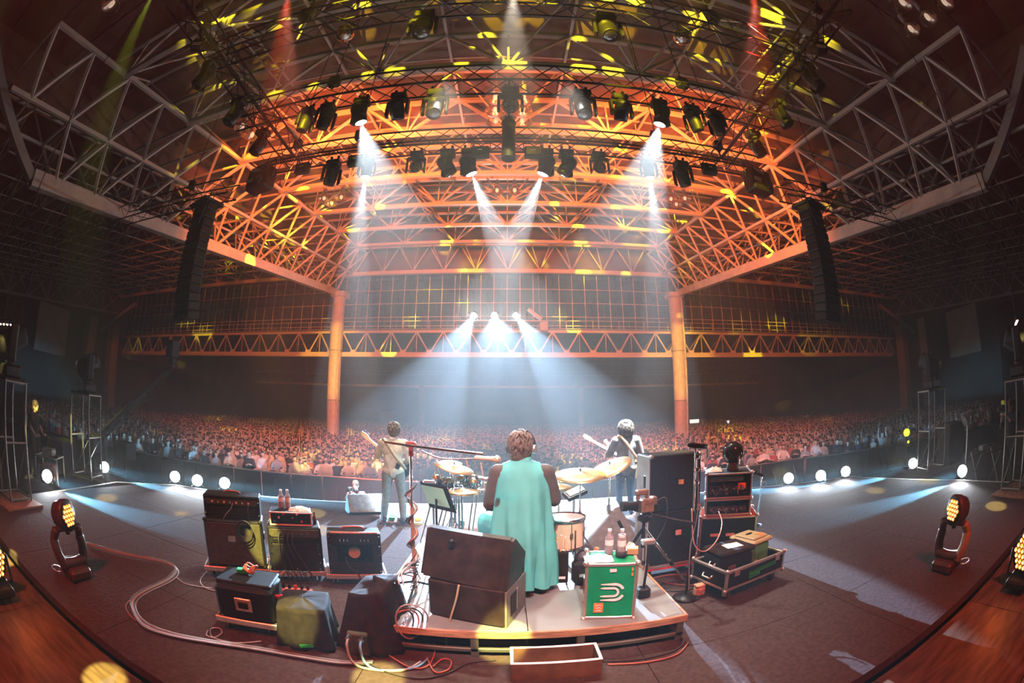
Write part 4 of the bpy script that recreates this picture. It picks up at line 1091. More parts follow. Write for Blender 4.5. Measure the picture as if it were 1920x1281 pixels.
# ------------------------------------------------------------------ rack cases on the red drawer case
rc, rrz, rw_ = amp_frame((2.20, 4.42), (2.83, 4.12), .50)
rm = Matrix.Rotation(rad(rrz), 3, 'Z')
t = thing('red_drawer_case', 'tall red and black flight case with silver edges carrying the racks', 'flight case', rc, rrz)
flight_case(t, rw_, .50, .62, M_black, .0)
ob('red_top', MB().box((0, 0, .621), (rw_ - .05, .45, .006)), M_red, t); ob('red_side', MB().box((-rw_ / 2 - .001, 0, .31), (.006, .44, .54)), M_red, t)
for x in (-.16, .03): ob('label_strip', MB().box((x, -.2505, .4), (.11, .004, .035)), M_paper, t)
ob('latch', MB().box((-rw_ / 2 - .006, -.1, .3), (.014, .09, .11), .004), M_alu, t)
for k, (h, z0, lb) in enumerate(((.20, .628, 'low silver-edged rack with cables on top of the red case'), (.30, .832, 'upper silver-edged rack full of wiring with an orange box'))):
    w_ = .56; t = thing('rack_case', lb, 'rack', rc + rm @ V((-.02, .0, 0)) + V((0, 0, z0)), rrz, 'rack cases')
    flight_case(t, w_, .46, h, M_black, 0, .022, faces=False)
    ob('rear_wall', MB().box((0, .2, h / 2), (w_ - .03, .02, h - .03)), M_black, t)
    ob('top_board', MB().box((0, 0, h - .008), (w_ - .03, .44, .012)), M_panelblk, t); ob('bottom_board', MB().box((0, 0, .008), (w_ - .03, .44, .012)), M_panelblk, t)
    for s in (-1, 1): ob('side_board', MB().box((s * (w_ / 2 - .008), 0, h / 2), (.012, .44, h - .03)), M_panelblk, t)
    ob('unit', MB().box((0, -.06, h * .3), (w_ - .08, .2, h * .38), .006), M_panelgreen if k == 0 else M_panelblk, t)
    if k: ob('unit', MB().box((-.03, -.06, h * .74), (w_ - .14, .2, h * .2), .006), M_wedgeg, t); ob('orange_box', MB().box((.16, -.17, .13), (.10, .04, .085), .01), mat('orange_enamel', (.85, .2, .06), .4), t); ob('transformer', MB().cyl((.16, -.19, .12), (.16, -.2, .12), .03, n=14), M_alu, t); ob('green_light', MB().sph((-.02, -.18, .11), .012, 8, 6), M_greentape, t)
    for q in range(9): ob('patch_lead', MB().tube(bez([(-.22 + .05 * q, -.165, h * (.2 + .13 * (q % 4))), (-.2 + .05 * q, -.22, h * .4), (-.16 + .045 * q, -.22, h * (.15 + .1 * (q % 3))), (-.12 + .04 * q, -.17, h * (.3 + .12 * (q % 2)))], 5), .004), (M_cablew, M_cableb, M_alu)[q % 3], t)
    for q in range(5): ob('connector', MB().cyl((-.2 + .09 * q, -.16, h * .34), (-.2 + .09 * q, -.185, h * .34), .014, n=8), M_chrome, t)
    ob('side_latch', MB().box((w_ / 2 + .004, -.12, h / 2), (.012, .05, .07), .004), M_alu, t)
rag('towel', 'crumpled pinkish towel on the left of the upper rack', rc + rm @ V((-.19, .05, 1.134)), .18, .26, .045, mat('pinkish_towel', (.72, .46, .36), .9, 0, .2, 10, .4), rrz, 6.1)
t = thing('stage_fan', 'round black fan on a short base on top of the rack', 'fan', rc + rm @ V((.03, -.02, 1.134)), rrz - 15)
ob('base', MB().lathe([(0, 0), (.075, 0), (.08, .02), (.07, .07), (.06, .1), (0, .1)], 18), M_panelgreen, t)
ob('head', MB().sph((0, 0, .215), (.125, .105, .125), 20, 14), mat('glossy_black', (.015, .015, .017), .15), t)
ob('guard_ring', MB().tube([(.128 * math.cos(a), -.01, .215 + .128 * math.sin(a)) for a in [i * math.pi / 12 for i in range(24)]], .007, closed=True), M_blackmetal, t)
ob('clip', MB().box((.085, -.05, .13), (.025, .03, .12), .006), M_alu, t)

# ------------------------------------------------------------------ open flight case with two boxes
oc, orz, ow = amp_frame((1.99, 3.30), (2.83, 3.49), .56)
om = Matrix.Rotation(rad(orz), 3, 'Z')
t = thing('open_flight_case', 'open black flight case on casters with green tape lettering', 'flight case', oc, orz)
h = .21; z0 = .13
for s in (-1, 1):
    ob('long_side', MB().box((0, s * (.28 - .008), z0 + h / 2), (ow - .02, .012, h - .01)), M_black, t); ob('short_side', MB().box((s * (ow / 2 - .008), 0, z0 + h / 2), (.012, .54, h - .01)), M_black, t)
ob('bottom', MB().box((0, 0, z0 + .012), (ow - .02, .54, .02)), M_black, t)
flight_case(t, ow, .56, h, M_black, z0, .03, faces=False)
for sx in (-1, 1):
    for sy in (-1, 1): caster(t, sx * (ow / 2 - .09), sy * .2, .05)
    ob('latch', MB().box((sx * .30, -.286, z0 + h - .035), (.07, .014, .07), .005), M_alu, t)
ob('side_handle', MB().tube([(-ow / 2 - .004, -.07, z0 + .12), (-ow / 2 - .03, -.06, z0 + .09), (-ow / 2 - .03, .06, z0 + .09), (-ow / 2 - .004, .07, z0 + .12)], .01), M_alu, t)
ob('tape_label', MB().box((.08, -.2815, z0 + .12), (.40, .004, .038), rot=(0, rad(-2), 0)), M_greentape, t); ob('tape_label', MB().box((-.04, -.2815, z0 + .078), (.16, .004, .036), rot=(0, rad(-2), 0)), M_greentape, t)
M_ink = mat('black_marker', (.01, .02, .012), .7)
rnd = random.Random(3)
for r_, (x0, n_, zz) in enumerate(((-.10, 15, .12), (-.105, 5, .078))):
    for k in range(n_):
        x = x0 + k * .0245
        ob('marker_stroke', ribbon([(x, z0 + zz - .009 + .0008 * k * .6), (x + .004, z0 + zz + .010), (x + .010, z0 + zz - .002 + .006 * rnd.random()), (x + .015, z0 + zz + .009 * rnd.random())], .0028, -.2838), M_ink, t)
def inoc(x, y, z): return oc + om @ V((x, y, 0)) + V((0, 0, z))
t = thing('carry_case', 'black soft-edged carry case with a paper sheet standing in the open flight case', 'case', inoc(-.16, .02, z0 + .024), orz - 4)
ob('body', MB().box((0, 0, .15), (.44, .36, .30), .045), M_tolex, t)
ob('lid', MB().box((0, 0, .305), (.45, .37, .05), .02), M_cloth2, t)
ob('end_handle', MB().tube([(-.226, -.08, .21), (-.25, -.075, .18), (-.25, .0, .18), (-.226, .005, .21)], .009), M_alu, t)
ob('front_plate', MB().box((-.09, -.185, .16), (.1, .01, .05), .004), M_alu, t)
t2 = solo('paper_sheet', MB().box((0, 0, .002), (.19, .15, .002)), M_paper, 'printed paper sheet lying on the black carry case', 'paper', inoc(-.14, .0, z0 + .024 + .331), orz - 12)
t = thing('storage_box', 'bright green plastic storage box with an olive lid in the open flight case', 'storage box', inoc(.22, .08, z0 + .024), orz + 4)
ob('tub', MB().box((0, 0, .15), (.28, .36, .30), .03, taper=1.0), M_clear, t)
ob('lid', MB().box((0, 0, .315), (.32, .40, .045), .018), M_lid, t); ob('lid_step', MB().box((0, 0, .345), (.24, .3, .03), .012), M_lid, t)
ob('lid_tag', MB().box((.06, -.08, .362), (.09, .07, .004)), M_orangepaint, t); ob('tub_tag', MB().box((-.09, -.182, .1), (.05, .004, .04)), M_paper, t)
ob('lid_handle', MB().box((-.02, .02, .364), (.09, .03, .012), .004), M_black, t)

# ------------------------------------------------------------------ stands and the video camera on the right
p = az(1285, 1122, 0); q = ay(1287, 838, p.y)
t = thing('microphone_stand', 'tall chrome microphone stand with a black microphone right of the tripod', 'microphone stand', p, 0, 'microphone stands')
H_ = q.z
ob('base', MB().lathe([(0, 0), (.13, 0), (.135, .012), (.12, .03), (.03, .05), (0, .05)], 24), M_blackmetal, t)
ob('lower_tube', MB().cyl((0, 0, .04), (0, 0, H_ * .55), .014), M_blackmetal, t); ob('upper_tube', MB().cyl((0, 0, H_ * .55), (0, 0, H_), .010), M_chrome, t)
ob('clutch', MB().cyl((0, 0, H_ * .53), (0, 0, H_ * .6), .02), M_blackmetal, t)
for k in range(3): ob('clip', MB().box((.01, -.01, H_ - .1 - .12 * k), (.05, .04, .04), .008), M_chrome, t)
ob('microphone', MB().lathe([(0, -.13), (.02, -.13), (.024, -.05), (.026, .04), (.02, .07), (0, .075)], 14, (-.02, -.02, H_ + .01), Matrix.Rotation(rad(-80), 4, 'Y')), M_black, t)
ob('mic_holder', MB().box((0, 0, H_), (.04, .04, .05), .01), M_chrome, t)
ob('cable', MB().tube(bez([(.01, -.02, H_ - .1), (.03, -.03, H_ * .6), (-.02, -.03, H_ * .35), (.02, -.02, .08)]), .005), M_cablew, t)
solo('signal_lead', MB().tube(bez([(-.02, 0, .95), (.0, -.06, .62), (.14, -.03, .5), (.34, .1, .55), (.5, .3, .66), (.53, .45, .76)]), .006), mat('pinkish_lead', (.65, .4, .34), .5), 'thin pink lead looping from the microphone stand to the racks', 'cable', p)
# video camera on a tripod
tb = V((1.50, 3.74, 0))
hp = ay(1207, 985, 3.62); hc = V((hp.x, 3.62, hp.z))
t = thing('tripod', 'three-legged camera tripod before the bass cabinets', 'tripod', V((hc.x, hc.y, 0)), 0)
for k, (px, py) in enumerate(((1205, 1098), (1292, 1100), (1150, 1035))):
    f = az(px, py, 0) if k < 2 else V((hc.x - .32, hc.y + .42, 0))
    f = f - V((hc.x, hc.y, 0)); a = V((.0, 0, hc.z - .02)); m_ = a.lerp(f, .55)
    ob('leg', MB().cyl(a, m_, .016).cyl(m_, f + V((0, 0, .01)), .011), M_chrome if k < 2 else M_blackmetal, t)
    ob('leg_lock', MB().cyl(a.lerp(f, .52), a.lerp(f, .58), .021), M_blackmetal, t)
ob('centre_column', MB().cyl((0, 0, hc.z - .22), (0, 0, hc.z + .05), .016), M_blackmetal, t)
ob('fluid_head', MB().box((0, 0, hc.z + .07), (.08, .09, .08), .015).cyl((-.06, 0, hc.z + .07), (.06, 0, hc.z + .07), .025), M_blackmetal, t)
ob('pan_bar', MB().cyl((-.14, .05, hc.z + .16), (.42, -.12, hc.z + .0), .011).cyl((.34, -.095, hc.z + .025), (.46, -.13, hc.z - .01), .016), M_blackmetal, t)
ch = hc + V((-.02, 0, .115))
t = thing('video_camera', 'copper-lit compact video camera with a long lens on the tripod', 'camera', ch, 10)
M_cambody = mat('copper_lit_body', (.22, .12, .08), .35, .4, .2, 20)  # copper-coloured light painted into the body colour
ob('body', MB().box((.03, 0, .075), (.13, .12, .13), .012), M_cambody, t)
ob('lens', MB().cyl((-.05, .01, .08), (-.19, .02, .085), .04, n=18).cyl((-.15, .015, .083), (-.2, .02, .085), .047, n=18), M_black, t)
ob('top_handle', MB().box((-.01, 0, .2), (.12, .06, .05), .01).box((-.05, 0, .16), (.02, .04, .05)).box((.04, 0, .16), (.02, .04, .05)), M_cambody, t)
ob('viewfinder', MB().box((.11, 0, .11), (.05, .08, .08), .01), M_cambody, t); ob('battery', MB().box((.13, 0, .04), (.05, .09, .07), .008), M_black, t)
for k in range(4): ob('button', MB().cyl((0 + .025 * k, -.061, .1), (0 + .025 * k, -.066, .1), .008), M_chrome, t)
ob('camera_lead', MB().tube(bez([(.15, 0, .1), (.22, -.05, .12), (.22, -.06, -.1), (.14, -.03, -.3), (.16, 0, -.36)]), .006), M_cableb, t)
p = az(1417, 985, 0); q = ay(1428, 880, p.y)
t = thing('microphone_stand', 'short thin microphone stand on the open deck right of the racks', 'microphone stand', p, 0, 'microphone stands')
ob('tube', MB().cyl((0, 0, 0), (.06, 0, q.z - .12), .012), M_chrome, t); ob('base', MB().lathe([(0, 0), (.1, 0), (.1, .012), (.02, .03), (0, .03)], 20), M_blackmetal, t)
ob('microphone', MB().cyl((.06, 0, q.z - .1), (-.08, -.02, q.z - .04), .025).sph((-.09, -.02, q.z - .035), .035, 10, 8), M_black, t); ob('cable_loop', MB().tube([(.1 + .05 * math.cos(a), -.01, q.z - .25 + .05 * math.sin(a)) for a in [i * math.pi / 8 for i in range(16)]], .008, closed=True), M_cablew, t)
t = thing('gaffer_bag', 'small crumpled tan paper bag on the floor beside the open flight case', 'bag', az(1308, 1122, 0) + V((.03, .05, 0)), 20)
ob('bag', MB().box((0, 0, .06), (.13, .10, .12), .03, rot=(0, .1, 0)), mat('tan_paper', (.45, .28, .2), .8, 0, .3, 20, .4), t); ob('fold', MB().box((0, 0, .125), (.12, .07, .02), .006, rot=(.2, .15, 0)), mat('orange_paper', (.72, .33, .2), .7), t)
# small flag-like stand box on the riser corner
p = az(1205, 1120, RTOP)
t = thing('clamp_stand', 'short black clamp stand on the right of the drum riser', 'stand', p, 0)
ob('weight', MB().box((0, 0, .05), (.11, .1, .1), .012), M_blackmetal, t); ob('rod', MB().cyl((0, 0, .1), (.04, .03, .5), .012), M_blackmetal, t)
ob('device', MB().box((.02, .03, .52), (.12, .06, .05), .01), M_alu, t)
solo('paper_sheet', MB().box((0, 0, .002), (.16, .42, .003)), M_rtop, 'pale sheet lying on the right edge of the drum riser', 'paper', V((1.2, 3.05, RTOP)), 12)

# ------------------------------------------------------------------ microphone boom and score stand, left of the drummer
p = az(780, 1112, RTOP); top = ay(785, 834, p.y)
t = thing('boom_stand', 'tall boom microphone stand left of the drummer with cables wound round it', 'microphone stand', p, 0, 'microphone stands')
H_ = top.z - RTOP
M_copperlit = mat('copper_lit_tube', (.75, .48, .34), .3, .7)  # copper tint of the light put into the tube's base colour
ob('tube', MB().cyl((0, 0, 0), (0, 0, H_ * .6), .016), M_copperlit, t); ob('upper_tube', MB().cyl((0, 0, H_ * .6), (0, 0, H_), .012), M_chrome, t)
a = ay(722, 829, p.y - .02) - p; b = ay(905, 852, p.y - .25) - p
ob('boom', MB().cyl(a, a.lerp(b, .45), .010).cyl(a.lerp(b, .42), b, .013), M_chrome, t)
ob('boom_clutch', MB().box((0, 0, H_), (.09, .05, .05), .012).cyl((0, 0, H_ - .1), (0, 0, H_ - .02), .022), mat('red_brown_clutch', (.3, .07, .05), .4), t)
m2 = ay(932, 862, p.y - .28) - p
ob('microphone', MB().cyl(b + V((-.06, 0, -.03)), m2, .016, .02).sph(m2, .03, 12, 10), mat('champagne_mic', (.75, .66, .52), .35, .5), t)
ob('mic_cable', MB().tube(bez([a.lerp(b, .4) + V((0, 0, -.03)), a.lerp(b, .6) + V((0, 0, -.07)), a.lerp(b, .85) + V((0, 0, -.05)), b + V((-.06, 0, -.035))]), .006), M_cablew, t)
for k in range(5):
    rr = .02 + .008 * k
    ob('wound_cable', MB().tube([(rr * math.cos(i * .7 + k), rr * math.sin(i * .7 + k) - .015, .05 + i * (.8 + .05 * k) / 40) for i in range(41)], .005), (M_cabler, M_cableb, M_copperlit, M_cabler, M_cableb)[k], t)
for k in range(3):
    an = k * 2.094 + .5; ob('foot', MB().cyl((0, 0, .12), (.28 * math.cos(an), .28 * math.sin(an), .012), .011), M_blackmetal, t)
p = az(812, 1060, RTOP) + V((.02, .2, 0)); tp_ = ay(808, 935, p.y)
t = thing('score_stand', 'black score stand with a green-lit page turned to the drummer', 'music stand', V((p.x, p.y, RTOP)), 0)
zt = tp_.z - RTOP
ob('pole', MB().cyl((0, 0, 0), (0, 0, zt), .013), M_blackmetal, t)
ob('desk', MB().box((.02, 0, zt + .02), (.015, .42, .34), .004, rot=(0, rad(-24), rad(52))), M_black, t)
ob('page', MB().box((-.006, -.012, zt + .03), (.006, .34, .24), rot=(0, rad(-24), rad(52))), mat('green_lit_page', (.4, .72, .5), .7), t)  # green light on the page is put into its colour
ob('clip_lamp', MB().box((-.06, -.08, zt + .2), (.12, .05, .03), .008), M_alu, t)
for k in range(3):
    an = k * 2.094; ob('foot', MB().cyl((0, 0, .15), (.22 * math.cos(an), .22 * math.sin(an), .012), .01), M_blackmetal, t)

# ------------------------------------------------------------------ drum kit
M_brass = mat('cymbal_brass', (.85, .66, .36), .28, .85, .12, 30, stretch=(1, 1, 20))
M_drum = mat('cream_drum_shell', (.72, .60, .42), .3, 0, .1, 6)
M_skinhead = mat('drum_head', (.8, .74, .68), .45)
def cymbal(label, c, r, tilt=(0, 0), stand=True, feet=True, zb=RTOP, group='cymbals', second=False):
    t = thing('cymbal', label, 'cymbal', c, 0, group)
    prof = [(.0, .03), (r * .10, .028), (r * .16, .018), (r * .22, .014), (r * .6, .004), (r, -.012), (r, -.014), (r * .6, .001), (r * .2, .010), (0, .026)]
    d = ob('plate', MB().lathe(prof, 40), M_brass, t, rot=(rad(tilt[0]), rad(tilt[1]), 0))
    ob('wing_nut', MB().cyl((0, 0, .02), (0, 0, .06), .012), M_chrome, t)
    if second: ob('lower_plate', MB().lathe([(a_, -b_ - .02) for a_, b_ in prof], 40), M_brass, t)
    h = c.z - zb
    ob('stand_tube', MB().cyl((0, 0, 0), (0, 0, -h * .45), .010).cyl((0, 0, -h * .45), (0, 0, -h + .1), .015), M_chrome, t)
    ob('stand_clutch', MB().cyl((0, 0, -h * .42), (0, 0, -h * .49), .024), M_chrome, t)
    for k in range(3):
        an = k * 2.094 + .3; ob('stand_leg', MB().cyl((0, 0, -h * .62), (.24 * math.cos(an), .24 * math.sin(an), -h + .012), .010), M_chrome, t)
def cy(px, py, y): return ay(px, py, y)
cymbal('bright cymbal tilted to the right above the left rack tom', cy(852, 876, 4.75), .23, (6, 14))
cymbal('small splash cymbal above the bright tilted cymbal on the left', cy(845, 867, 4.95), .14, (8, 6))
cymbal('hi-hat pair low on the left of the drummer', cy(866, 920, 4.5), .19, (3, 2), second=True)
cymbal('large crash cymbal on the right of the drummer', cy(1088, 889, 4.4), .27, (10, -2))
cymbal('large ride cymbal tilted up behind the crash cymbal', cy(1143, 876, 4.55), .26, (8, -24))
cymbal('small cymbal half hidden behind the drummer on the right', cy(1048, 911, 4.9), .16, (6, 4))
def drum(name, label, c, r, h, rot=(0, 0, 0), m=None, legs=True, zb=RTOP, lugs=8):
    t = thing(name, label, 'drum', c, 0, 'drums'); t.rotation_euler = [rad(q) for q in rot]
    ob('shell', MB().lathe([(r * .98, 0), (r * .98, h)], 32), m or M_drum, t)
    ob('head', MB().lathe([(0, h + .003), (r * .97, h + .003)], 32), M_skinhead, t); ob('lower_head', MB().lathe([(r * .97, -.002), (0, -.002)], 32), M_skinhead, t)
    for z in (0, h): ob('hoop', MB().lathe([(r * .985, z - .016), (r * 1.04, z - .016), (r * 1.04, z + .016), (r * .985, z + .016)], 32), M_chrome, t)
    for k in range(lugs):
        a = 2 * math.pi * k / lugs + .2
        ob('lug', MB().box((r * math.cos(a), r * math.sin(a), h / 2), (.03, .03, min(.07, h * .4)), .008, rot=(0, 0, a)).cyl((r * 1.02 * math.cos(a), r * 1.02 * math.sin(a), 0), (r * 1.02 * math.cos(a), r * 1.02 * math.sin(a), h), .005), M_chrome, t)
    if legs:
        for k in range(3):
            a = k * 2.094 + .9; ob('leg', MB().cyl((r * 1.05 * math.cos(a), r * 1.05 * math.sin(a), h * .7), (r * 1.12 * math.cos(a), r * 1.12 * math.sin(a), -(c.z - zb) + .01), .009), M_chrome, t)
    return t
fc = ay(1063, 1000, 4.15)
drum('floor_tom', 'cream floor tom lit yellow right of the drummer', V((.58, 4.2, .52)), .205, .30)
drum('snare_drum', 'pale snare drum before the drummer on the left', V((-.02, 4.35, .78)), .18, .14, (0, 0, 0), M_skinhead)
drum('rack_tom', 'small rack tom among the clamps on the left of the kit', V((-.42, 5.0, 1.02)), .13, .12, (-12, 8, 0), M_chrome)
drum('rack_tom', 'small rack tom behind the score stand on the far left of the kit', V((-.72, 4.95, 1.0)), .11, .10, (-12, 14, 0), M_chrome, lugs=6)
drum('bass_drum', 'bass drum lying on its side before the drummer', V((.12, 4.55, RTOP + .29)), .28, .40, (-90, 0, 0), mat('dark_drum_shell', (.06, .05, .05), .3), legs=False)
t = thing('percussion_pad', 'electronic pad box on an arm above the floor tom', 'drum pad', ay(1078, 925, 4.7), 20)
ob('body', MB().box((0, 0, 0), (.26, .16, .05), .015, rot=(rad(25), rad(-18), 0)), M_wedge, t); ob('pad', MB().box((0, -.01, .03), (.2, .1, .01), .004, rot=(rad(25), rad(-18), 0)), M_alu, t); ob('post', MB().cyl((0, .02, -.02), (0, .02, -(ay(1078, 925, 4.7).z - RTOP)), .014), M_chrome, t)
# drummer's stick bag and cases beside the floor tom
t = thing('stick_bag', 'black stick bag with pale drumsticks hanging beside the drummer', 'bag', V((.47, 3.72, RTOP)), -4)
ob('bag', MB().box((0, 0, .20), (.17, .06, .32), .012), M_cloth, t); ob('bag_print', MB().box((0, -.032, .10), (.12, .004, .025)), M_wht, t)
for k in range(4): ob('drumstick', MB().cyl((-.06 + .035 * k, 0, .2), (-.065 + .04 * k, .0, .52 - .02 * (k % 2)), .009, .007), mat('pale_hickory_%d' % k, (.7, .5, .3), .5), t)
ob('frame', MB().cyl((-.05, .02, .0), (-.03, .02, .2), .008).cyl((.08, .02, 0), (.04, .02, .2), .008), M_blackmetal, t)
t = thing('gear_bag', 'black bag with an orange bottle between the stick bag and the grey monitor', 'bag', V((.70, 3.75, RTOP)), 8)
ob('bag', MB().box((0, 0, .13), (.2, .16, .26), .04), M_cloth, t); ob('bag_print', MB().box((.0, -.082, .12), (.12, .004, .03)), M_alu, t)
ob('orange_flask', MB().cyl((.08, .0, .22), (.13, .0, .36), .022), M_orange, t); ob('strap', MB().tube(bez([(-.09, 0, .24), (-.04, 0, .34), (.05, 0, .33), (.07, 0, .24)]), .01), M_cloth, t)
# clamps and rods of the percussion rack on the left
t = thing('percussion_rack', 'crowded chrome percussion rack with clamps and small bells behind the hi-hat', 'drum hardware', V((-.55, 4.85, RTOP)), 0)
ob('bar', MB().cyl((-.35, 0, .78), (.4, .05, .74), .014), M_chrome, t)
for x in (-.3, .0, .33): ob('post', MB().cyl((x, 0, 0), (x, 0, .8), .014), M_chrome, t)
rnd = random.Random(5)
for k in range(10):
    x = -.33 + .075 * k; ob('clamp', MB().box((x, rnd.uniform(-.03, .03), .76 + rnd.uniform(-.05, .06)), (.035, .04, .05), .008), M_chrome, t)
for k in range(5):
    x = -.3 + .15 * k; ob('rod', MB().cyl((x, 0, .74), (x + rnd.uniform(-.12, .12), rnd.uniform(-.1, .1), 1.0 + rnd.uniform(0, .12)), .007), M_copperlit, t)
for k in range(4): ob('bell', MB().lathe([(.05, 0), (.045, .03), (.02, .05), (0, .052)], 14, (-.25 + .14 * k, -.06, .88 - .03 * (k % 2))), M_brass, t)
ob('trumpet_bell', MB().lathe([(.05, 0), (.035, .05), (.025, .12), (.022, .2)], 16, (.42, -.02, .86), Matrix.Rotation(rad(-80), 4, 'Y')), M_chrome, t)

# ------------------------------------------------------------------ pedals, floor leads
p = az(752, 978, 0)
t = thing('pedal_board', 'pedal board with pale effect pedals at the guitarist\'s feet', 'pedal board', p, 12)
ob('board', MB().box((0, 0, .03), (.75, .36, .05), .008, rot=(rad(6), 0, 0)), M_alu, t)
for k in range(10): ob('pedal', MB().box((-.30 + .15 * (k % 5), -.08 + .16 * (k // 5), .075), (.10, .12, .05), .008), (M_wht, M_alu, M_orangepaint, M_greentape, M_black)[(k * 3) % 5], t)
for k in range(4): ob('patch_lead', MB().tube(bez([(-.3 + .2 * k, -.1, .1), (-.25 + .2 * k, -.2, .12), (-.2 + .2 * k, -.24, .03), (-.3 + .25 * k, -.34, .012)]), .006), M_cableb, t)
def floor_cable(label, pix, r, m, z=0.012, group='cables on the floor', n=8):
    pts = [az(px, py, z) for px, py in pix]
    c0 = pts[0].copy(); c0.z = 0
    solo('floor_cable', MB().tube([q - c0 for q in bez(pts, n)], r, 6), m, label, 'cable', c0, 0, group)
base = [(165, 1022), (230, 1040), (300, 1053), (330, 1066), (334, 1078), (318, 1092), (280, 1110), (258, 1126), (256, 1145), (275, 1168), (320, 1186), (400, 1202), (480, 1214), (560, 1228), (640, 1240), (700, 1240)]
for k in range(5):
    floor_cable('cable of the bundle curving along the floor on the left, ' + ['innermost', 'second', 'middle', 'fourth', 'outermost'][k], [(x - 2.4 * k * (1 if 3 < i < 11 else .3), y + (1.4 * k if i > 8 else -1.2 * k)) for i, (x, y) in enumerate(base)], .009, (M_cablew, M_cableb, M_cablew, M_cablew, M_cableb)[k], .010 + .002 * k, 'cable bundle on the left')
floor_cable('thin pale cable crossing from the bundle to the leftmost dolly', [(330, 1082), (345, 1094), (370, 1100), (398, 1103)], .006, M_cablew)
floor_cable('dark cable swinging wide left of the cable bundle', [(258, 1120), (240, 1130), (238, 1145), (262, 1168), (330, 1188)], .006, M_cabler)
floor_cable('looped cable beside the road case dolly', [(390, 1183), (388, 1192), (402, 1196), (416, 1188), (412, 1179), (396, 1180), (400, 1196), (440, 1206), (490, 1203)], .007, M_cablew)
floor_cable('pale cable coiling beside the leftmost dolly', [(388, 1072), (376, 1088), (384, 1102), (410, 1110)], .007, M_cablew)
for k, (pix, m, lb) in enumerate((([(712, 1216), (740, 1236), (770, 1252), (800, 1250), (815, 1225), (812, 1195), (795, 1182)], M_cabler, 'brown cable looping in front of the riser'),
        ([(680, 1238), (730, 1262), (790, 1272), (840, 1262), (880, 1243), (930, 1238)], M_cableb, 'black cable trailing along the riser front'),
        ([(800, 1232), (815, 1260), (840, 1256), (846, 1240), (830, 1236), (812, 1250)], M_cabler, 'small brown cable coil on the floor before the riser'),
        ([(1130, 1240), (1200, 1236), (1260, 1222), (1280, 1205), (1275, 1190)], M_cableb, 'black cable curling round the right riser corner'),
        ([(1140, 1246), (1210, 1242), (1268, 1228), (1290, 1205)], M_cabler, 'brown cable curling round the right riser corner'),
        ([(1220, 1085), (1260, 1078), (1300, 1080), (1320, 1090), (1290, 1098), (1240, 1092)], M_cabler, 'coil of brown cable on the floor behind the tripod'),
        ([(1225, 1100), (1265, 1090), (1310, 1094), (1290, 1106), (1245, 1108)], M_cableb, 'coil of black cable on the floor by the tripod feet'))):
    floor_cable(lb, pix, .007, m)
# leads spilling from the boom stand to the covered stack
p0 = az(775, 1050, RTOP)
for k in range(7):
    a = V((-.80 + .01 * k, 3.5, RTOP + .16 + .03 * k)); b = V((-1.0 + .04 * k, 3.05 - .02 * k, .5 + .012 * k))
    solo('spill_lead', MB().tube(bez([a, a.lerp(b, .4) + V((.05 * math.sin(k), 0, .05)), a.lerp(b, .75) + V((-.05, 0, .03 * math.cos(k))), b]), .007), (M_cabler, M_cableb, M_cablew, M_cabler, M_cableb, M_copperlit, M_cablew)[k], 'cable spilling from the boom stand onto the brown cloth, ' + ORD[k] + ' to the riser', 'cable', (0, 0, 0), 0, 'cables at the boom stand')
for k in range(4):
    r_ = .07 + .018 * k
    solo('cable_loop', MB().tube([(r_ * math.cos(a), .03 * math.sin(a * 2 + k), r_ * 1.25 * math.sin(a)) for a in [i * math.pi / 10 for i in range(20)]], .007, closed=True), (M_cableb, M_cabler, M_cableb, M_cablew)[k], 'hanging loop of cable at the left corner of the riser, ' + ['smallest', 'second smallest', 'second largest', 'largest'][k], 'cable', V((-.76 + .02 * k, 2.86, .28)), 10 * k, 'cable loops at the riser corner')

# ------------------------------------------------------------------ people: one continuous body each, clothes and hair as parts
M_hair = mat('dark_brown_hair', (.055, .038, .028), .6, 0, .3, 40, .4)
M_hairlit = mat('light_brown_hair', (.13, .105, .085), .55, 0, .35, 40, .5)
M_curl = mat('curly_brown_hair', (.085, .06, .042), .6, 0, .4, 40, .5)
M_jacket = mat('khaki_jacket', (.46, .41, .29), .8, 0, .12, 12, .3)
M_jeans = mat('grey_green_jeans', (.14, .15, .12), .8, 0, .15, 20, .3)
M_shirt = mat('grey_brown_shirt', (.13, .115, .10), .85, 0, .15, 12, .3)
M_denim = mat('dark_denim', (.045, .05, .06), .8, 0, .15, 20, .3)
M_shoe = mat('black_shoe', (.03, .028, .026), .5)
M_robe = mat('turquoise_robe', (.10, .50, .50), .75, 0, .10, 5, .25)
M_sleeve = mat('charcoal_sleeve', (.075, .07, .065), .8, 0, .1, 10, .3)
M_blackcloth = mat('black_clothes', (.02, .02, .022), .85, 0, .2, 12)
M_guitar = mat('guitar_wood', (.62, .36, .14), .3, 0, .2, 6, stretch=(1, 6, 1))
M_strap = mat('leather_strap', (.55, .27, .12), .6)
M_strap2 = mat('olive_strap', (.30, .27, .17), .7)

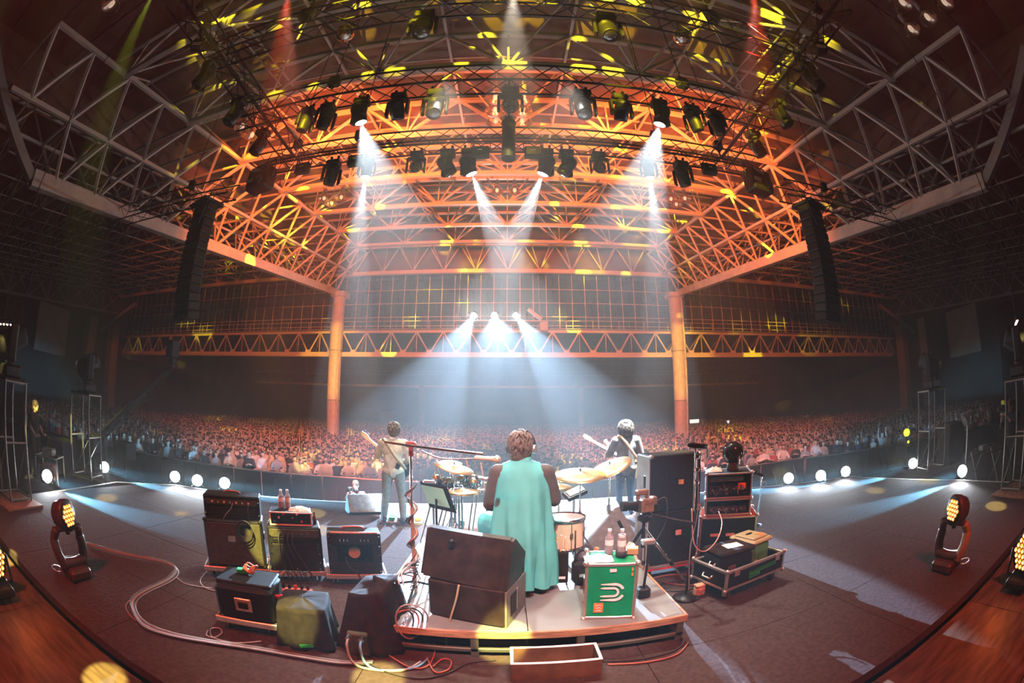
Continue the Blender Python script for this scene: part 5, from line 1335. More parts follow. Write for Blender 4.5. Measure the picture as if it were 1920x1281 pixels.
def blob(name, chains, ells, voxel, m, parent=None, smooth=5, matfn=None, mats=None):
    """closed tapered limbs and ellipsoids fused into one continuous surface"""
    mb = MB()
    for pts, rs in chains:
        pts = [V(p) for p in pts]
        for i, p in enumerate(pts): mb.sph(p, rs[i], 10, 8)
        for i in range(len(pts) - 1):
            if (pts[i + 1] - pts[i]).length > 1e-5: mb.cyl(pts[i], pts[i + 1], rs[i], rs[i + 1], 12)
    for e in ells:
        c, r = e[0], e[1]; M = Euler(e[2]).to_matrix().to_4x4() if len(e) > 2 else None
        mb.sph(c, r, 16, 12, M=M)
    tmp = ob('tmp', mb, m)
    rm_ = tmp.modifiers.new('r', 'REMESH'); rm_.mode = 'VOXEL'; rm_.voxel_size = voxel; rm_.use_smooth_shade = True
    sm_ = tmp.modifiers.new('s', 'SMOOTH'); sm_.factor = .5; sm_.iterations = smooth
    dg = bpy.context.evaluated_depsgraph_get(); dg.update()
    me = bpy.data.meshes.new_from_object(tmp.evaluated_get(dg))
    old = tmp.data; bpy.data.objects.remove(tmp); bpy.data.meshes.remove(old)
    me.name = name
    me.materials.clear()
    for q in (mats or [m]): me.materials.append(q)
    me.polygons.foreach_set('use_smooth', [True] * len(me.polygons))
    if matfn: me.polygons.foreach_set('material_index', [matfn(p.center) for p in me.polygons])
    if parent is None and matfn is not None: return me
    return ob(name, me, None, parent)

def hand_chains(w_, d, up, side, curl=.5, s=1.0):
    """palm and five fingers from wrist w_ along d; side +1/-1 puts the thumb"""
    d = V(d).normalized(); up = (V(up) - d * V(up).dot(d)).normalized(); x = d.cross(up) * side
    w_ = V(w_); out = [([w_, w_ + d * .045 * s, w_ + d * .085 * s], [.026 * s, .034 * s, .032 * s])]
    for k, L in enumerate((.070, .080, .075, .06)):
        r0 = w_ + d * .085 * s + x * (.030 - .021 * k) * s
        p1 = r0 + (d * math.cos(curl * .6) - up * math.sin(curl * .6)) * L * .45 * s
        p2 = p1 + (d * math.cos(curl * 1.5) - up * math.sin(curl * 1.5)) * L * .32 * s
        p3 = p2 + (d * math.cos(curl * 2.3) - up * math.sin(curl * 2.3)) * L * .25 * s
        out.append(([r0, p1, p2, p3], [.0098 * s, .009 * s, .0085 * s, .0075 * s]))
    t0 = w_ + d * .03 * s + x * .028 * s
    t1 = t0 + (x * .8 + d * .7 - up * .2).normalized() * .035 * s; t2 = t1 + (d * .9 + x * .2 - up * .45).normalized() * .03 * s
    out.append(([t0, t1, t2], [.013 * s, .011 * s, .009 * s]))
    return out

def figure(label, loc, rz, J, name='person', hair=None, face_y=1):
    t = thing(name, label, 'person', loc, rz)
    ch = []
    for s in 'LR':
        ch.append(([J['sh' + s], J['el' + s], J['wr' + s]], [.050, .040, .027]))
        ch.append(([J['hip' + s], J['kn' + s], J['an' + s]], [.085, .056, .036]))
        a = V(J['an' + s]); to = V(J['toe' + s])
        ch.append(([a + V((0, -.0, -.02)), a.lerp(to, .5) + V((0, 0, -.015)), to], [.04, .038, .03]))
        hd_ = V(J['wr' + s]) - V(J['el' + s])
        ch += hand_chains(J['wr' + s], J.get('hd' + s, hd_), J.get('hu' + s, (0, 0, 1)), J.get('hs' + s, 1 if s == 'L' else -1), J.get('curl', .55))
    pe, chs, nk, hd0 = V(J['pelvis']), V(J['chest']), V(J['neck']), V(J['head'])
    ch.append(([pe, chs], [.12, .135])); ch.append(([J['shL'], chs + V((0, 0, .1)), J['shR']], [.055, .075, .055]))
    ch.append(([chs + V((0, 0, .1)), nk, hd0 + V((0, 0, -.06))], [.07, .055, .052]))
    hr = J.get('hrot', (0, 0, 0))
    R = Euler(hr).to_matrix()
    el = [(pe, (.165, .12, .12)), (pe.lerp(chs, .5), (.145, .105, .16)), (chs, (.175, .115, .17)), (hd0, (.077, .097, .118), hr), (hd0 + R @ V((0, .03, -.07)), (.055, .065, .05), hr),
          (hd0 + R @ V((0, .10, -.02)), (.013, .022, .022), hr), (hd0 + R @ V((-.078, -.005, -.015)), (.012, .022, .033), hr), (hd0 + R @ V((.078, -.005, -.015)), (.012, .022, .033), hr)]
    ob_ = blob('body', ch, el, .0105, M_skin, t, 3)
    for q in (-.032, .032): ob('eye', MB().sph(hd0 + R @ V((q, .089, .005)), .011, 8, 6), M_black, t)
    ob('mouth', MB().sph(hd0 + R @ V((0, .093, -.065)), (.024, .006, .006), 8, 6), mat('lips_' + str(len(MATS)), (.4, .15, .12), .5), t)
    return t, R
def top(t, J, m, name='jacket', sleeve=1.0, off=.016, hem=0.0, mats=None, voxel=.012):
    ch = []; chs, pe, nk = V(J['chest']), V(J['pelvis']), V(J['neck'])
    for s in 'LR':
        a, b, c_ = V(J['sh' + s]), V(J['el' + s]), V(J['wr' + s])
        e = b.lerp(c_, (sleeve - .5) * 2 * .93) if sleeve > .5 else a.lerp(b, sleeve * 2)
        pts, rs = ([a, b, e], [.058 + off, .045 + off, .034 + off]) if sleeve > .5 else ([a, e], [.062 + off, .055 + off])
        ch.append((pts, rs))
    ch.append(([pe + V((0, 0, hem)), chs], [.125 + off, .14 + off])); ch.append(([J['shL'], chs + V((0, 0, .09)), J['shR']], [.06 + off, .075 + off, .06 + off]))
    ch.append(([chs + V((0, 0, .1)), nk + V((0, 0, -.03))], [.075 + off, .052 + off]))
    el = [(pe + V((0, 0, hem)), (.175 + off, .13 + off, .11)), (pe.lerp(chs, .5), (.155 + off, .112 + off, .17)), (chs, (.185 + off, .122 + off, .17 + off))]
    return blob(name, ch, el, voxel, m, t, 4)
def pants(t, J, m, off=.012, flare=0.0):
    ch = []; pe = V(J['pelvis'])
    for s in 'LR': ch.append(([J['hip' + s], J['kn' + s], V(J['an' + s]) + V((0, 0, .03))], [.092 + off, .060 + off + flare, .042 + off + flare]))
    return blob('trousers', ch, [(pe, (.168 + off, .128 + off, .125))], .012, m, t, 4)
def shoes(t, J, m=None):
    for s in 'LR':
        a, to = V(J['an' + s]), V(J['toe' + s])
        blob('shoe', [([a + V((0, -.0, -.015)), a.lerp(to, .5) + V((0, 0, -.012)), to], [.052, .047, .038]), ([a + (a - to).normalized() * .04 + V((0, 0, -.025)), a + V((0, 0, .04))], [.04, .045])], [], .011, m or M_shoe, t, 2)
def hair_cap(t, c, R, m, puff=1.0, curls=0, back=.0, name='hair'):
    c = V(c); ch = []
    el = [(c + R @ V((0, -.014, .022)), (.088 * puff, .104 * puff, .112 * puff)), (c + R @ V((0, -.045, -.03 - back)), (.086 * puff, .078 * puff, .10 + back))]
    rnd = random.Random(len(bpy.data.objects))
    for k in range(curls):
        a, z = rnd.uniform(0, 6.28), rnd.uniform(-.9, 1)
        q = math.sqrt(max(0, 1 - z * z)); v_ = V((q * math.cos(a) * .10 * puff, q * math.sin(a) * .11 * puff - .02, z * .12 * puff + .0))
        if v_.y > .05 and v_.z < .06: continue
        el.append((c + R @ v_, (.028,) * 3))
    for k in range(26 if not curls else 0):
        a = rnd.uniform(0, 6.28); v_ = V((math.cos(a) * .06, math.sin(a) * .07 - .03, rnd.uniform(-.02, .1)))
        ch.append(([c + R @ v_, c + R @ (v_ * 1.3 + V((rnd.uniform(-.02, .02), -.01, -.03)))], [.018, .006]))
    return blob(name, ch, el, .0085, m, t, 1 if curls else 2)

def locks(t, c, R, m, puff, n=240, L=.07, seed=1):
    '''short overlapping locks of hair lying on the skull'''
    rnd = random.Random(seed); c = V(c); mb = MB()
    for k in range(n):
        a, z = rnd.uniform(0, 6.28), rnd.uniform(-.75, .98); q = math.sqrt(1 - z * z)
        d = V((q * math.cos(a), q * math.sin(a), z))
        if d.y > .45 and d.z < .55: continue
        p = V((d.x * .094 * puff, d.y * .112 * puff - .018, d.z * .118 * puff + .012))
        dn = V((rnd.uniform(-.5, .5), rnd.uniform(-.6, .1), -1)); dn = (dn - d * dn.dot(d)).normalized()
        pts = [p + dn * (L * u) + d * (.010 * math.sin(u * 3.1) + .003 - .012 * u) for u in (0, .35, .7, 1)]
        mb.tube([c + R @ x for x in pts], [.005, .008, .006, .0015], 5)
    o = ob('hair_locks', mb, m, t); o['kind'] = 'stuff'
# guitarist (back to the camera, facing the crowd)
gp = V((-1.87, 6.86, 0))
J = dict(pelvis=(0, 0, .93), chest=(0, .01, 1.27), neck=(0, .0, 1.46), head=(.015, .01, 1.605), hrot=(rad(-4), 0, rad(-8)),
         shL=(-.185, 0, 1.385), elL=(-.285, .10, 1.15), wrL=(-.25, .30, 1.28), hdL=(-.2, .2, 1), huL=(0, -1, 0), shR=(.185, 0, 1.385), elR=(.27, .03, 1.12), wrR=(.12, .24, 1.02), hdR=(-1, .1, -.2), huR=(0, 1, 0),
         hipL=(-.095, 0, .88), knL=(-.15, .05, .48), anL=(-.185, -.02, .085), toeL=(-.22, .13, .035), hipR=(.095, 0, .88), knR=(.13, .06, .48), anR=(.15, -.02, .085), toeR=(.19, .13, .035))
t, R = figure('guitarist in khaki jacket and grey jeans seen from behind on the left', gp, 6, J, 'person')
top(t, J, M_jacket, 'jacket'); pants(t, J, M_jeans); shoes(t, J); hair_cap(t, J['head'], R, M_hairlit, 1.08); locks(t, J['head'], R, M_hairlit, 1.03, 340, .055, 2)
ob('jacket_tail', MB().add([(-.12, -.135, 1.2), (.05, -.14, 1.2), (.0, -.15, .82), (-.12, -.128, 1.2), (.05, -.133, 1.2), (.0, -.14, .82)], [(0, 1, 2), (5, 4, 3), (0, 3, 4, 1), (1, 4, 5, 2), (2, 5, 3, 0)]), M_jacket, t)
ob('shirt_collar', MB().lathe([(.066, 0), (.064, .035)], 16, (0, -.005, 1.455)), M_wht, t)
ob('belt_pack', MB().box((.10, -.165, 1.02), (.07, .03, .1), .01, rot=(0, rad(20), 0)), M_black, t)
def guitar(label, loc, rz, body_c, neck_end, m_body, m_neck, bass=False):
    t = thing('bass_guitar' if bass else 'electric_guitar', label, 'guitar', loc, rz)
    bc_, ne = V(body_c), V(neck_end); d = (ne - bc_).normalized(); n_ = V((0, 1, 0)); n_ = (n_ - d * n_.dot(d)).normalized(); x = d.cross(n_)
    M = Matrix((d, x, n_)).transposed().to_4x4(); M.translation = bc_
    prof = [(-.20, 0), (-.19, .11), (-.10, .165), (.0, .13), (.08, .125), (.16, .17), (.20, .13), (.15, .07), (.14, 0), (.15, -.06), (.19, -.12), (.14, -.15), (.06, -.12), (0, -.125), (-.10, -.16), (-.19, -.11)]
    ob('guitar_body', MB().prism(prof, .042, M), m_body, t)
    L = (ne - bc_).length
    ob('guitar_neck', MB().box((L * .5 + .05, 0, .012), (L - .1, .05, .022), .006), m_neck, t, M=M)
    h = MB().prism([(L - .03, -.025), (L + .04, -.05), (L + .17, -.045), (L + .17, .0), (L + .12, .03), (L - .03, .025)], .016, M @ Matrix.Translation((0, 0, .004)))
    hs_ = ob('headstock', h, m_neck, t)
    for k in range(4 if bass else 6): ob('tuner', MB().cyl((L + .03 + .024 * k, -.045, .01), (L + .03 + .024 * k, -.075, .01), .006, n=6).sph((L + .03 + .024 * k, -.078, .01), .009, 6, 5), M_chrome, t, M=M)
    ob('pickup', MB().box((.03, 0, .026), (.03, .07, .01)), M_black, t, M=M); ob('bridge', MB().box((-.08, 0, .026), (.04, .08, .012)), M_chrome, t, M=M)
    ob('strings', MB().box((L * .5, 0, .030), (L + .15, .03, .002)), M_chrome, t, M=M)
    return t
guitar('electric guitar with a pale neck held by the guitarist, headstock pointing left', gp, 6, (.10, .20, .98), (-.50, .30, 1.42), M_wedge, mat('maple_neck', (.85, .62, .3), .35))
solo('guitar_strap', MB().tube(bez([(-.19, .1, 1.36), (-.16, -.06, 1.45), (-.08, -.14, 1.38), (.06, -.165, 1.18), (.19, -.11, 1.02), (.2, .06, .96)]), .024, 6), M_strap2, 'olive guitar strap running across the guitarist\'s back', 'strap', gp, 6)

# bassist
bp_ = V((2.17, 7.55, 0))
J = dict(pelvis=(0, 0, .93), chest=(0, .01, 1.27), neck=(0, .0, 1.46), head=(-.01, .02, 1.60), hrot=(rad(-8), 0, rad(10)),
         shL=(-.19, 0, 1.385), elL=(-.30, .10, 1.14), wrL=(-.30, .32, 1.26), hdL=(-.3, .1, 1), huL=(0, -1, 0), shR=(.19, 0, 1.385), elR=(.28, .02, 1.12), wrR=(.12, .24, .98), hdR=(-1, .1, -.2), huR=(0, 1, 0),
         hipL=(-.09, 0, .88), knL=(-.11, .05, .48), anL=(-.12, -.02, .085), toeL=(-.15, .13, .035), hipR=(.09, 0, .88), knR=(.10, .06, .48), anR=(.11, -.02, .085), toeR=(.14, .13, .035))
t, R = figure('bassist with curly hair and dark shirt seen from behind on the right', bp_, -4, J, 'person')
top(t, J, M_shirt, 'shirt', .62, .03, -.06); pants(t, J, M_denim); shoes(t, J); hair_cap(t, J['head'], R, M_curl, 1.24, 170, .03); locks(t, V(J['head']) + V((0, -.01, -.015)), R, M_curl, 1.42, 620, .085, 9)
guitar('bass guitar with a pale headstock held by the bassist', bp_, -4, (.10, .20, .98), (-.62, .30, 1.40), M_guitar, mat('pale_bass_neck', (.8, .6, .36), .35), True)
solo('bass_strap', MB().tube(bez([(-.18, .1, 1.36), (-.14, -.06, 1.47), (-.06, -.165, 1.38), (.08, -.185, 1.18), (.21, -.13, 1.0), (.2, .06, .95)]), .028, 6), M_strap, 'tan leather bass strap running across the bassist\'s back', 'strap', bp_, -4)

# drummer on a stool
dp = V((.13, 3.66, RTOP))
t = thing('drum_stool', 'round black drum stool under the drummer', 'stool', dp, 0)
ob('seat', MB().lathe([(0, .46), (.17, .46), (.18, .48), (.18, .50), (.16, .525), (0, .53)], 24), M_cloth, t); ob('post', MB().cyl((0, 0, .1), (0, 0, .46), .02), M_chrome, t)
for k in range(3): an = k * 2.094 + .5; ob('leg', MB().cyl((0, 0, .22), (.24 * math.cos(an), .24 * math.sin(an), .012), .012), M_chrome, t)
J = dict(pelvis=(0, 0, .64), chest=(0, .04, 1.0), neck=(0, .06, 1.20), head=(-.005, .09, 1.335), hrot=(rad(-6), 0, rad(-22)),
         shL=(-.205, .05, 1.10), elL=(-.27, .05, .83), wrL=(-.16, .30, .78), huL=(0, 0, 1), shR=(.205, .05, 1.10), elR=(.285, .09, .86), wrR=(.26, .34, .86), huR=(0, 0, 1),
         hipL=(-.10, .02, .60), knL=(-.30, .40, .56), anL=(-.28, .50, .10), toeL=(-.30, .68, .035), hipR=(.10, .02, .60), knR=(.22, .42, .56), anR=(.22, .46, .10), toeR=(.24, .62, .035))
t, R = figure('drummer in a long turquoise robe with charcoal sleeves seated with his back to us', dp, 0, J, 'person')
DRUMMER = t
pants(t, J, M_robe, .03, .03)
top(t, J, M_sleeve, 'sleeved_shirt', .56, .028)
hair_cap(t, J['head'], R, M_hairlit, 1.12, 0, .015); locks(t, J['head'], R, M_hairlit, 1.10, 520, .07, 5)
shoes(t, J)
# the robe: shoulders to hem, with long soft folds
rings = []; N = 72
for j in range(22):
    u = j / 21
    z = 1.235 - u * 1.155
    if u < .14:
        k = u / .14; wx = .085 + (.225 - .085) * math.sin(k * math.pi / 2) ** .9; wy = .075 + (.155 - .075) * k; cy_ = .055 - .0 * k; z = 1.225 - .10 * k ** 1.6
    else:
        k = (u - .14) / .86; wx = .225 + .03 * math.sin(k * 2.6) + .02 * k; wy = .155 + .02 * k + .075 * math.sin(min(1, k * 1.5) * math.pi / 2); cy_ = .055 - .055 * k; z = 1.125 - k * 1.04
    ring = []
    for i in range(N):
        a = 2 * math.pi * i / N
        f = 1 + max(0, u - .12) * (.17 * math.sin(5 * a + 1.2 + 2 * u) + .13 * math.sin(11 * a - 3 * u) + .06 * math.sin(19 * a + 5 * u))
        zz = z
        if u < .14 and True:                      # shoulders slope down to the sides
            zz = z - .035 * abs(math.cos(a)) * (u / .14)
        ring.append((math.cos(a) * wx * f, cy_ + math.sin(a) * wy * f, zz + (.02 * math.sin(3 * a) if u > .98 else 0)))
    rings.append(ring)
ob('robe', MB().loft(rings, cap=False), M_robe, t)
ob('robe_collar', MB().lathe([(.086, 0), (.080, .03), (.072, .032)], 24, (0, .058, 1.22)), M_robe, t)
hc_ = V(J['head'])
ob('headphone_band', MB().tube([hc_ + R @ V((.122 * math.cos(a), .012, .0 + .152 * math.sin(a))) for a in [i * math.pi / 14 for i in range(15)]], .011), M_black, t)
for s in (-1, 1): ob('headphone_cup', MB().cyl(hc_ + R @ V((s * .085, .012, -.015)), hc_ + R @ V((s * .132, .012, -.015)), .046, .038, n=16), M_black if s < 0 else M_alu, t)
for s, (x, y, z) in ((-1, (-.16, .38, .77)), (1, (.26, .42, .86))):
    o = solo('drumstick', MB().cyl((-.02 * s, -.06, -.01), (.06 * -s, .34, .03), .008, .0055, 8), mat('stick_%d' % s, (.75, .55, .33), .5), 'drumstick held in the drummer\'s ' + ('left' if s < 0 else 'right') + ' hand', 'drumstick', dp + V((x, y, z)), 0, 'drumsticks in hand')

# camera operator at the right edge and a crew member on the left, both dressed in black
J = dict(pelvis=(0, 0, .92), chest=(0, .01, 1.25), neck=(0, .02, 1.44), head=(0, .05, 1.58), hrot=(rad(-4), 0, 0),
         shL=(-.18, 0, 1.37), elL=(-.22, .18, 1.2), wrL=(-.08, .36, 1.42), hdL=(.3, .6, .3), shR=(.18, 0, 1.37), elR=(.23, .16, 1.18), wrR=(.09, .34, 1.42), hdR=(-.3, .6, .3),
         hipL=(-.09, 0, .87), knL=(-.11, .03, .47), anL=(-.12, -.02, .085), toeL=(-.14, .13, .035), hipR=(.09, 0, .87), knR=(.11, .03, .47), anR=(.12, -.02, .085), toeR=(.15, .13, .035))
op = V((9.55, 3.1, -.27))
t, R = figure('camera operator in black clothes filming from the right wing', op, 75, J, 'person')
top(t, J, M_blackcloth, 'black_shirt', .7, .02); pants(t, J, M_blackcloth, .02); shoes(t, J); hair_cap(t, J['head'], R, M_hair, 1.03)
t = thing('shoulder_camera', 'yellow-lit video camera held by the operator on the right wing', 'camera', op, 75)
ob('camera_box', MB().box((0, .36, 1.56), (.13, .26, .14), .02), M_black, t); ob('lens_tube', MB().cyl((0, .49, 1.56), (0, .66, 1.56), .045), M_black, t); ob('monitor', MB().box((-.02, .44, 1.67), (.12, .02, .08), .005), mat('yellow_screen', (.6, .7, .05), .4), t); ob('grip', MB().box((0, .38, 1.46), (.05, .06, .1), .015), M_black, t)
lp = V((-10.2, 4.3, -.27))
t, R = figure('crew member in black standing in the dark left wing behind the tower', lp, -60, dict(J, wrL=(-.2, .2, .95), elL=(-.24, .05, 1.12), wrR=(.2, .2, .95), elR=(.24, .05, 1.12)), 'person')
top(t, J, M_blackcloth, 'black_shirt', .4, .02); pants(t, J, M_blackcloth, .02); shoes(t, J); hair_cap(t, J['head'], R, M_hair, 1.03)
pp = ay(668, 912, 10.4)
t, R = figure('pit photographer behind the stage monitor on the left', V((pp.x, 10.4, FZ)), 180, dict(J, head=(0, .06, 1.6)), 'person')
top(t, J, M_blackcloth, 'black_shirt', .7, .02); pants(t, J, M_blackcloth, .02); shoes(t, J); hair_cap(t, V((0, .06, 1.6)), R, M_hair, 1.03)
t = thing('photo_camera', 'photo camera held by the pit photographer', 'camera', V((pp.x, 10.4, FZ)), 180)
ob('camera_box', MB().box((0, .43, 1.56), (.14, .07, .1), .02), M_black, t); ob('lens_tube', MB().cyl((0, .46, 1.55), (0, .62, 1.55), .04), M_black, t)

# ------------------------------------------------------------------ the crowd, its barrier and the pit
BAR = [(-26, 9.0), (-17.6, 12.0), (-8.8, 13.9), (-6, 14.6), (0, 15.2), (7.3, 15.4), (12.2, 15.3), (18.5, 13.2), (27, 10.0)]
M_fence = mat('barrier_panel', (.03, .035, .04), .6, .2)
def bary(x):
    for (x0, y0), (x1, y1) in zip(BAR, BAR[1:]):
        if x0 <= x <= x1: return y0 + (y1 - y0) * (x - x0) / (x1 - x0)
    return 9.0
nb = 0
x = -26.0
pan = MB().box((0, 0, .55), (1.18, .05, 1.1), .01).mesh('barrier_plate', M_fence)
railm = MB().cyl((-.6, 0, 1.12), (.6, 0, 1.12), .03, n=8).mesh('barrier_rail', M_alu)
foot = MB().box((0, .35, .02), (1.1, .7, .03), .005).mesh('barrier_foot', M_fence)
stay = MB().cyl((0, .04, .9), (0, .6, .04), .022, n=6).mesh('barrier_stay', M_fence)
while x < 26.5:
    dx = .01; an = math.atan2(bary(x + .6) - bary(x - .6), 1.2)
    t = thing('crowd_barrier', 'black panel of the crowd barrier in front of the first row', 'barrier', (x, bary(x) - .25, FZ), math.degrees(an), 'crowd barrier panels')
    ob('plate', pan, None, t); ob('hand_rail', railm, None, t); ob('foot_plate', foot, None, t, rot=(0, 0, math.pi)); ob('stay', stay, None, t, rot=(0, 0, math.pi))
    x += 1.22 * math.cos(an)

CSK = [mat('crowd_skin_a', (.52, .34, .27), .6), mat('crowd_skin_b', (.42, .27, .21), .6)]
CHR = [mat('crowd_hair_a', (.02, .016, .014), .6), mat('crowd_hair_b', (.06, .035, .022), .6)]
CTOP = [('white', mat('crowd_white', (.5, .47, .45), .8)), ('black', mat('crowd_black', (.025, .025, .028), .8)), ('grey', mat('crowd_grey', (.24, .23, .23), .8)), ('dark red', mat('crowd_red', (.30, .05, .05), .8)), ('tan', mat('crowd_tan', (.45, .34, .24), .8)), ('navy', mat('crowd_navy', (.04, .06, .14), .8))]
POSES = {
    'arms down': dict(elL=(-.24, -.02, 1.12), wrL=(-.22, -.08, .88), elR=(.24, -.02, 1.12), wrR=(.22, -.08, .88)),
    'both arms raised': dict(elL=(-.30, -.10, 1.52), wrL=(-.22, -.16, 1.80), elR=(.30, -.10, 1.52), wrR=(.22, -.16, 1.80)),
    'one arm raised': dict(elL=(-.24, -.02, 1.12), wrL=(-.16, -.22, 1.02), elR=(.30, -.10, 1.52), wrR=(.2, -.16, 1.82)),
    'arms on the barrier': dict(elL=(-.27, -.16, 1.12), wrL=(-.08, -.34, 1.12), elR=(.27, -.16, 1.12), wrR=(.08, -.34, 1.12)),
    'hands clasped': dict(elL=(-.25, -.1, 1.12), wrL=(-.03, -.24, 1.24), elR=(.25, -.1, 1.12), wrR=(.03, -.24, 1.24))}
CM = {}
for pi, (pn, P_) in enumerate(POSES.items()):
    sk, hr = CSK[pi % 2], CHR[pi % 2]
    ch = [([(-.17, 0, 1.36), P_['elL'], P_['wrL']], [.06, .05, .04]), ([(.17, 0, 1.36), P_['elR'], P_['wrR']], [.06, .05, .04]), ([(0, 0, 1.3), (0, 0, 1.55)], [.06, .055]),
          ([(-.08, 0, .85), (-.09, 0, .03)], [.1, .06]), ([(.08, 0, .85), (.09, 0, .03)], [.1, .06]), ([(-.12, 0, 1.36), (.12, 0, 1.36)], [.08, .08])]
    el = [((0, 0, 1.15), (.19, .12, .28)), ((0, 0, .88), (.17, .12, .14)), ((0, -.01, 1.60), (.085, .10, .12)), ((0, .02, 1.63), (.098, .10, .115)), ((0, .06, 1.54), (.085, .05, .12 if pi % 2 else .06))]
    wl, wr_ = V(P_['wrL']), V(P_['wrR'])
    def mf(c, wl=wl, wr_=wr_):
        if (c - wl).length < .10 or (c - wr_).length < .10: return 0
        if c.z > 1.44:
            if c.y < -.035 and c.z < 1.665: return 0
            return 1 if c.z > 1.5 or c.y > .02 else 0
        return 2
    base_me = blob('spectator', ch, el, .042, sk, None, 1, matfn=mf, mats=[sk, hr, CTOP[0][1]])
    for ci, (cn, cm_) in enumerate(CTOP):
        me = base_me.copy(); me.materials[2] = cm_; CM[pi, ci] = me
rnd = random.Random(11)
pts = []
def place(y0, y1, dens, xmax):
    n_ = int((y1 - y0) * 2 * xmax * dens)
    s = 1 / math.sqrt(dens)
    yy = y0
    row = 0
    while yy < y1:
        xx = -xmax + (row % 2) * s / 2
        while xx < xmax:
            x_, y_ = xx + rnd.uniform(-.2, .2) * s, yy + rnd.uniform(-.2, .2) * s
            if y_ > bary(x_) + .25 and not (math.hypot(abs(x_) - 15.6, y_ - 36) < 1.0) and abs(math.atan2(x_, y_)) < 1.2: pts.append((math.hypot(x_, y_), x_, y_))
            xx += s
        yy += s * .95; row += 1
place(9, 30, 2.3, 48); place(30, 60, 1.7, 50); place(60, 104, 1.0, 52)
pts.sort()
def seen(x_, y_):                        # picture column/row of a head, to skip what the stage gear hides entirely
    v_ = _R.transposed() @ (V((x_, y_, 0)) - V((0, 0, CAM_H))).normalized()
    th = math.acos(-v_.z); r = 1600 * math.sin(th / 2); q = math.hypot(v_.x, v_.y)
    return 960 + r * v_.x / q, PY0 - r * v_.y / q
near = []; far = []
for d_, x_, y_ in pts:
    u, v_ = seen(x_, y_)
    hidden = (935 < u < 1045) or (1195 < u < 1300 and v_ > 850) or u < 60 or u > 1860
    if len(near) < 300 and not hidden: near.append((x_, y_))
    else: far.append((x_, y_))
for x_, y_ in near:
    row1 = y_ < bary(x_) + .75
    pi = rnd.choice((3, 3, 4, 0)) if row1 else rnd.choices(range(5), (4, 1, 1.6, .6, 2))[0]
    ci = rnd.choices(range(6), (2.6, 3.6, 2, .8, 1.2, 1))[0]
    o = ob('spectator', CM[pi, ci], None, None, (x_, y_, FZ), (0, 0, math.atan2(-x_, y_) + rnd.uniform(-.3, .3)))
    s = rnd.uniform(.90, 1.06); o.scale = (s, s, s)
    side = 'left' if x_ < -3 else 'right' if x_ > 3 else 'middle'
    setp(o, f'spectator in {CTOP[ci][0]}, {list(POSES)[pi]}, {side} front of the crowd', 'person', 'spectators in the front rows')
# everyone further back: one mass of small figures
def lod():
    prof = [(.17, .11, .75), (.20, .12, 1.05), (.22, .11, 1.36), (.07, .06, 1.42), (.07, .075, 1.5), (.085, .10, 1.6), (.06, .07, 1.70)]
    n = 6; vs = []; fs = []; mi = []
    for rx, ry, z in prof:
        for i in range(n):
            a = 2 * math.pi * (i + .5) / n; vs.append((rx * math.cos(a), ry * math.sin(a), z))
    for j in range(len(prof) - 1):
        for i in range(n):
            fs.append((j * n + i, j * n + (i + 1) % n, (j + 1) * n + (i + 1) % n, (j + 1) * n + i))
            a = 2 * math.pi * (i + 1) / n
            mi.append(2 if j < 3 else (1 if math.sin(a) > -.3 or j == 5 else 0))
    fs.append(tuple((len(prof) - 1) * n + i for i in range(n))); mi.append(1)
    # a raised arm or hands in front
    return vs, fs, mi
LV, LF, LM = lod()
AV = [(-.03, -.05, 0), (.03, -.05, 0), (.03, .02, 0), (-.03, .02, 0), (-.025, -.12, .62), (.025, -.12, .62), (.025, -.06, .62), (-.025, -.06, .62)]
AF = [(0, 1, 5, 4), (1, 2, 6, 5), (2, 3, 7, 6), (3, 0, 4, 7), (4, 5, 6, 7)]
vs, fs, ms = [], [], []
for x_, y_ in far:
    a = math.atan2(-x_, y_) + rnd.uniform(-.35, .35); s = rnd.uniform(.88, 1.07); ca, sa = math.cos(a) * s, math.sin(a) * s
    ci = rnd.choices(range(6), (2.6, 3.6, 2, .8, 1.2, 1))[0]; hi = 6 + rnd.randrange(2); si = 8 + rnd.randrange(2)
    o_ = len(vs)
    vs += [(x_ + ca * p - sa * q, y_ + sa * p + ca * q, FZ + z * s) for p, q, z in LV]
    fs += [tuple(i + o_ for i in f) for f in LF]; ms += [(si, hi, ci)[m_] for m_ in LM]
    if rnd.random() < .30:
        for sx in ((-1, 1) if rnd.random() < .4 else (1,)):
            o_ = len(vs); hx = .2 * sx; z0 = 1.25 if rnd.random() < .6 else .95; 
            vs += [(x_ + ca * (p + hx) - sa * q, y_ + sa * (p + hx) + ca * q, FZ + (z + z0) * s) for p, q, z in AV]
            fs += [tuple(i + o_ for i in f) for f in AF]; ms += [si] * 5
me = bpy.data.meshes.new('crowd'); me.from_pydata(vs, [], fs)
for q in [c_[1] for c_ in CTOP] + CHR + CSK: me.materials.append(q)
me.polygons.foreach_set('material_index', ms); me.update()
o = ob('crowd', me); setp(o, 'dense crowd of thousands filling the hall behind the front rows', 'crowd', None, 'stuff')

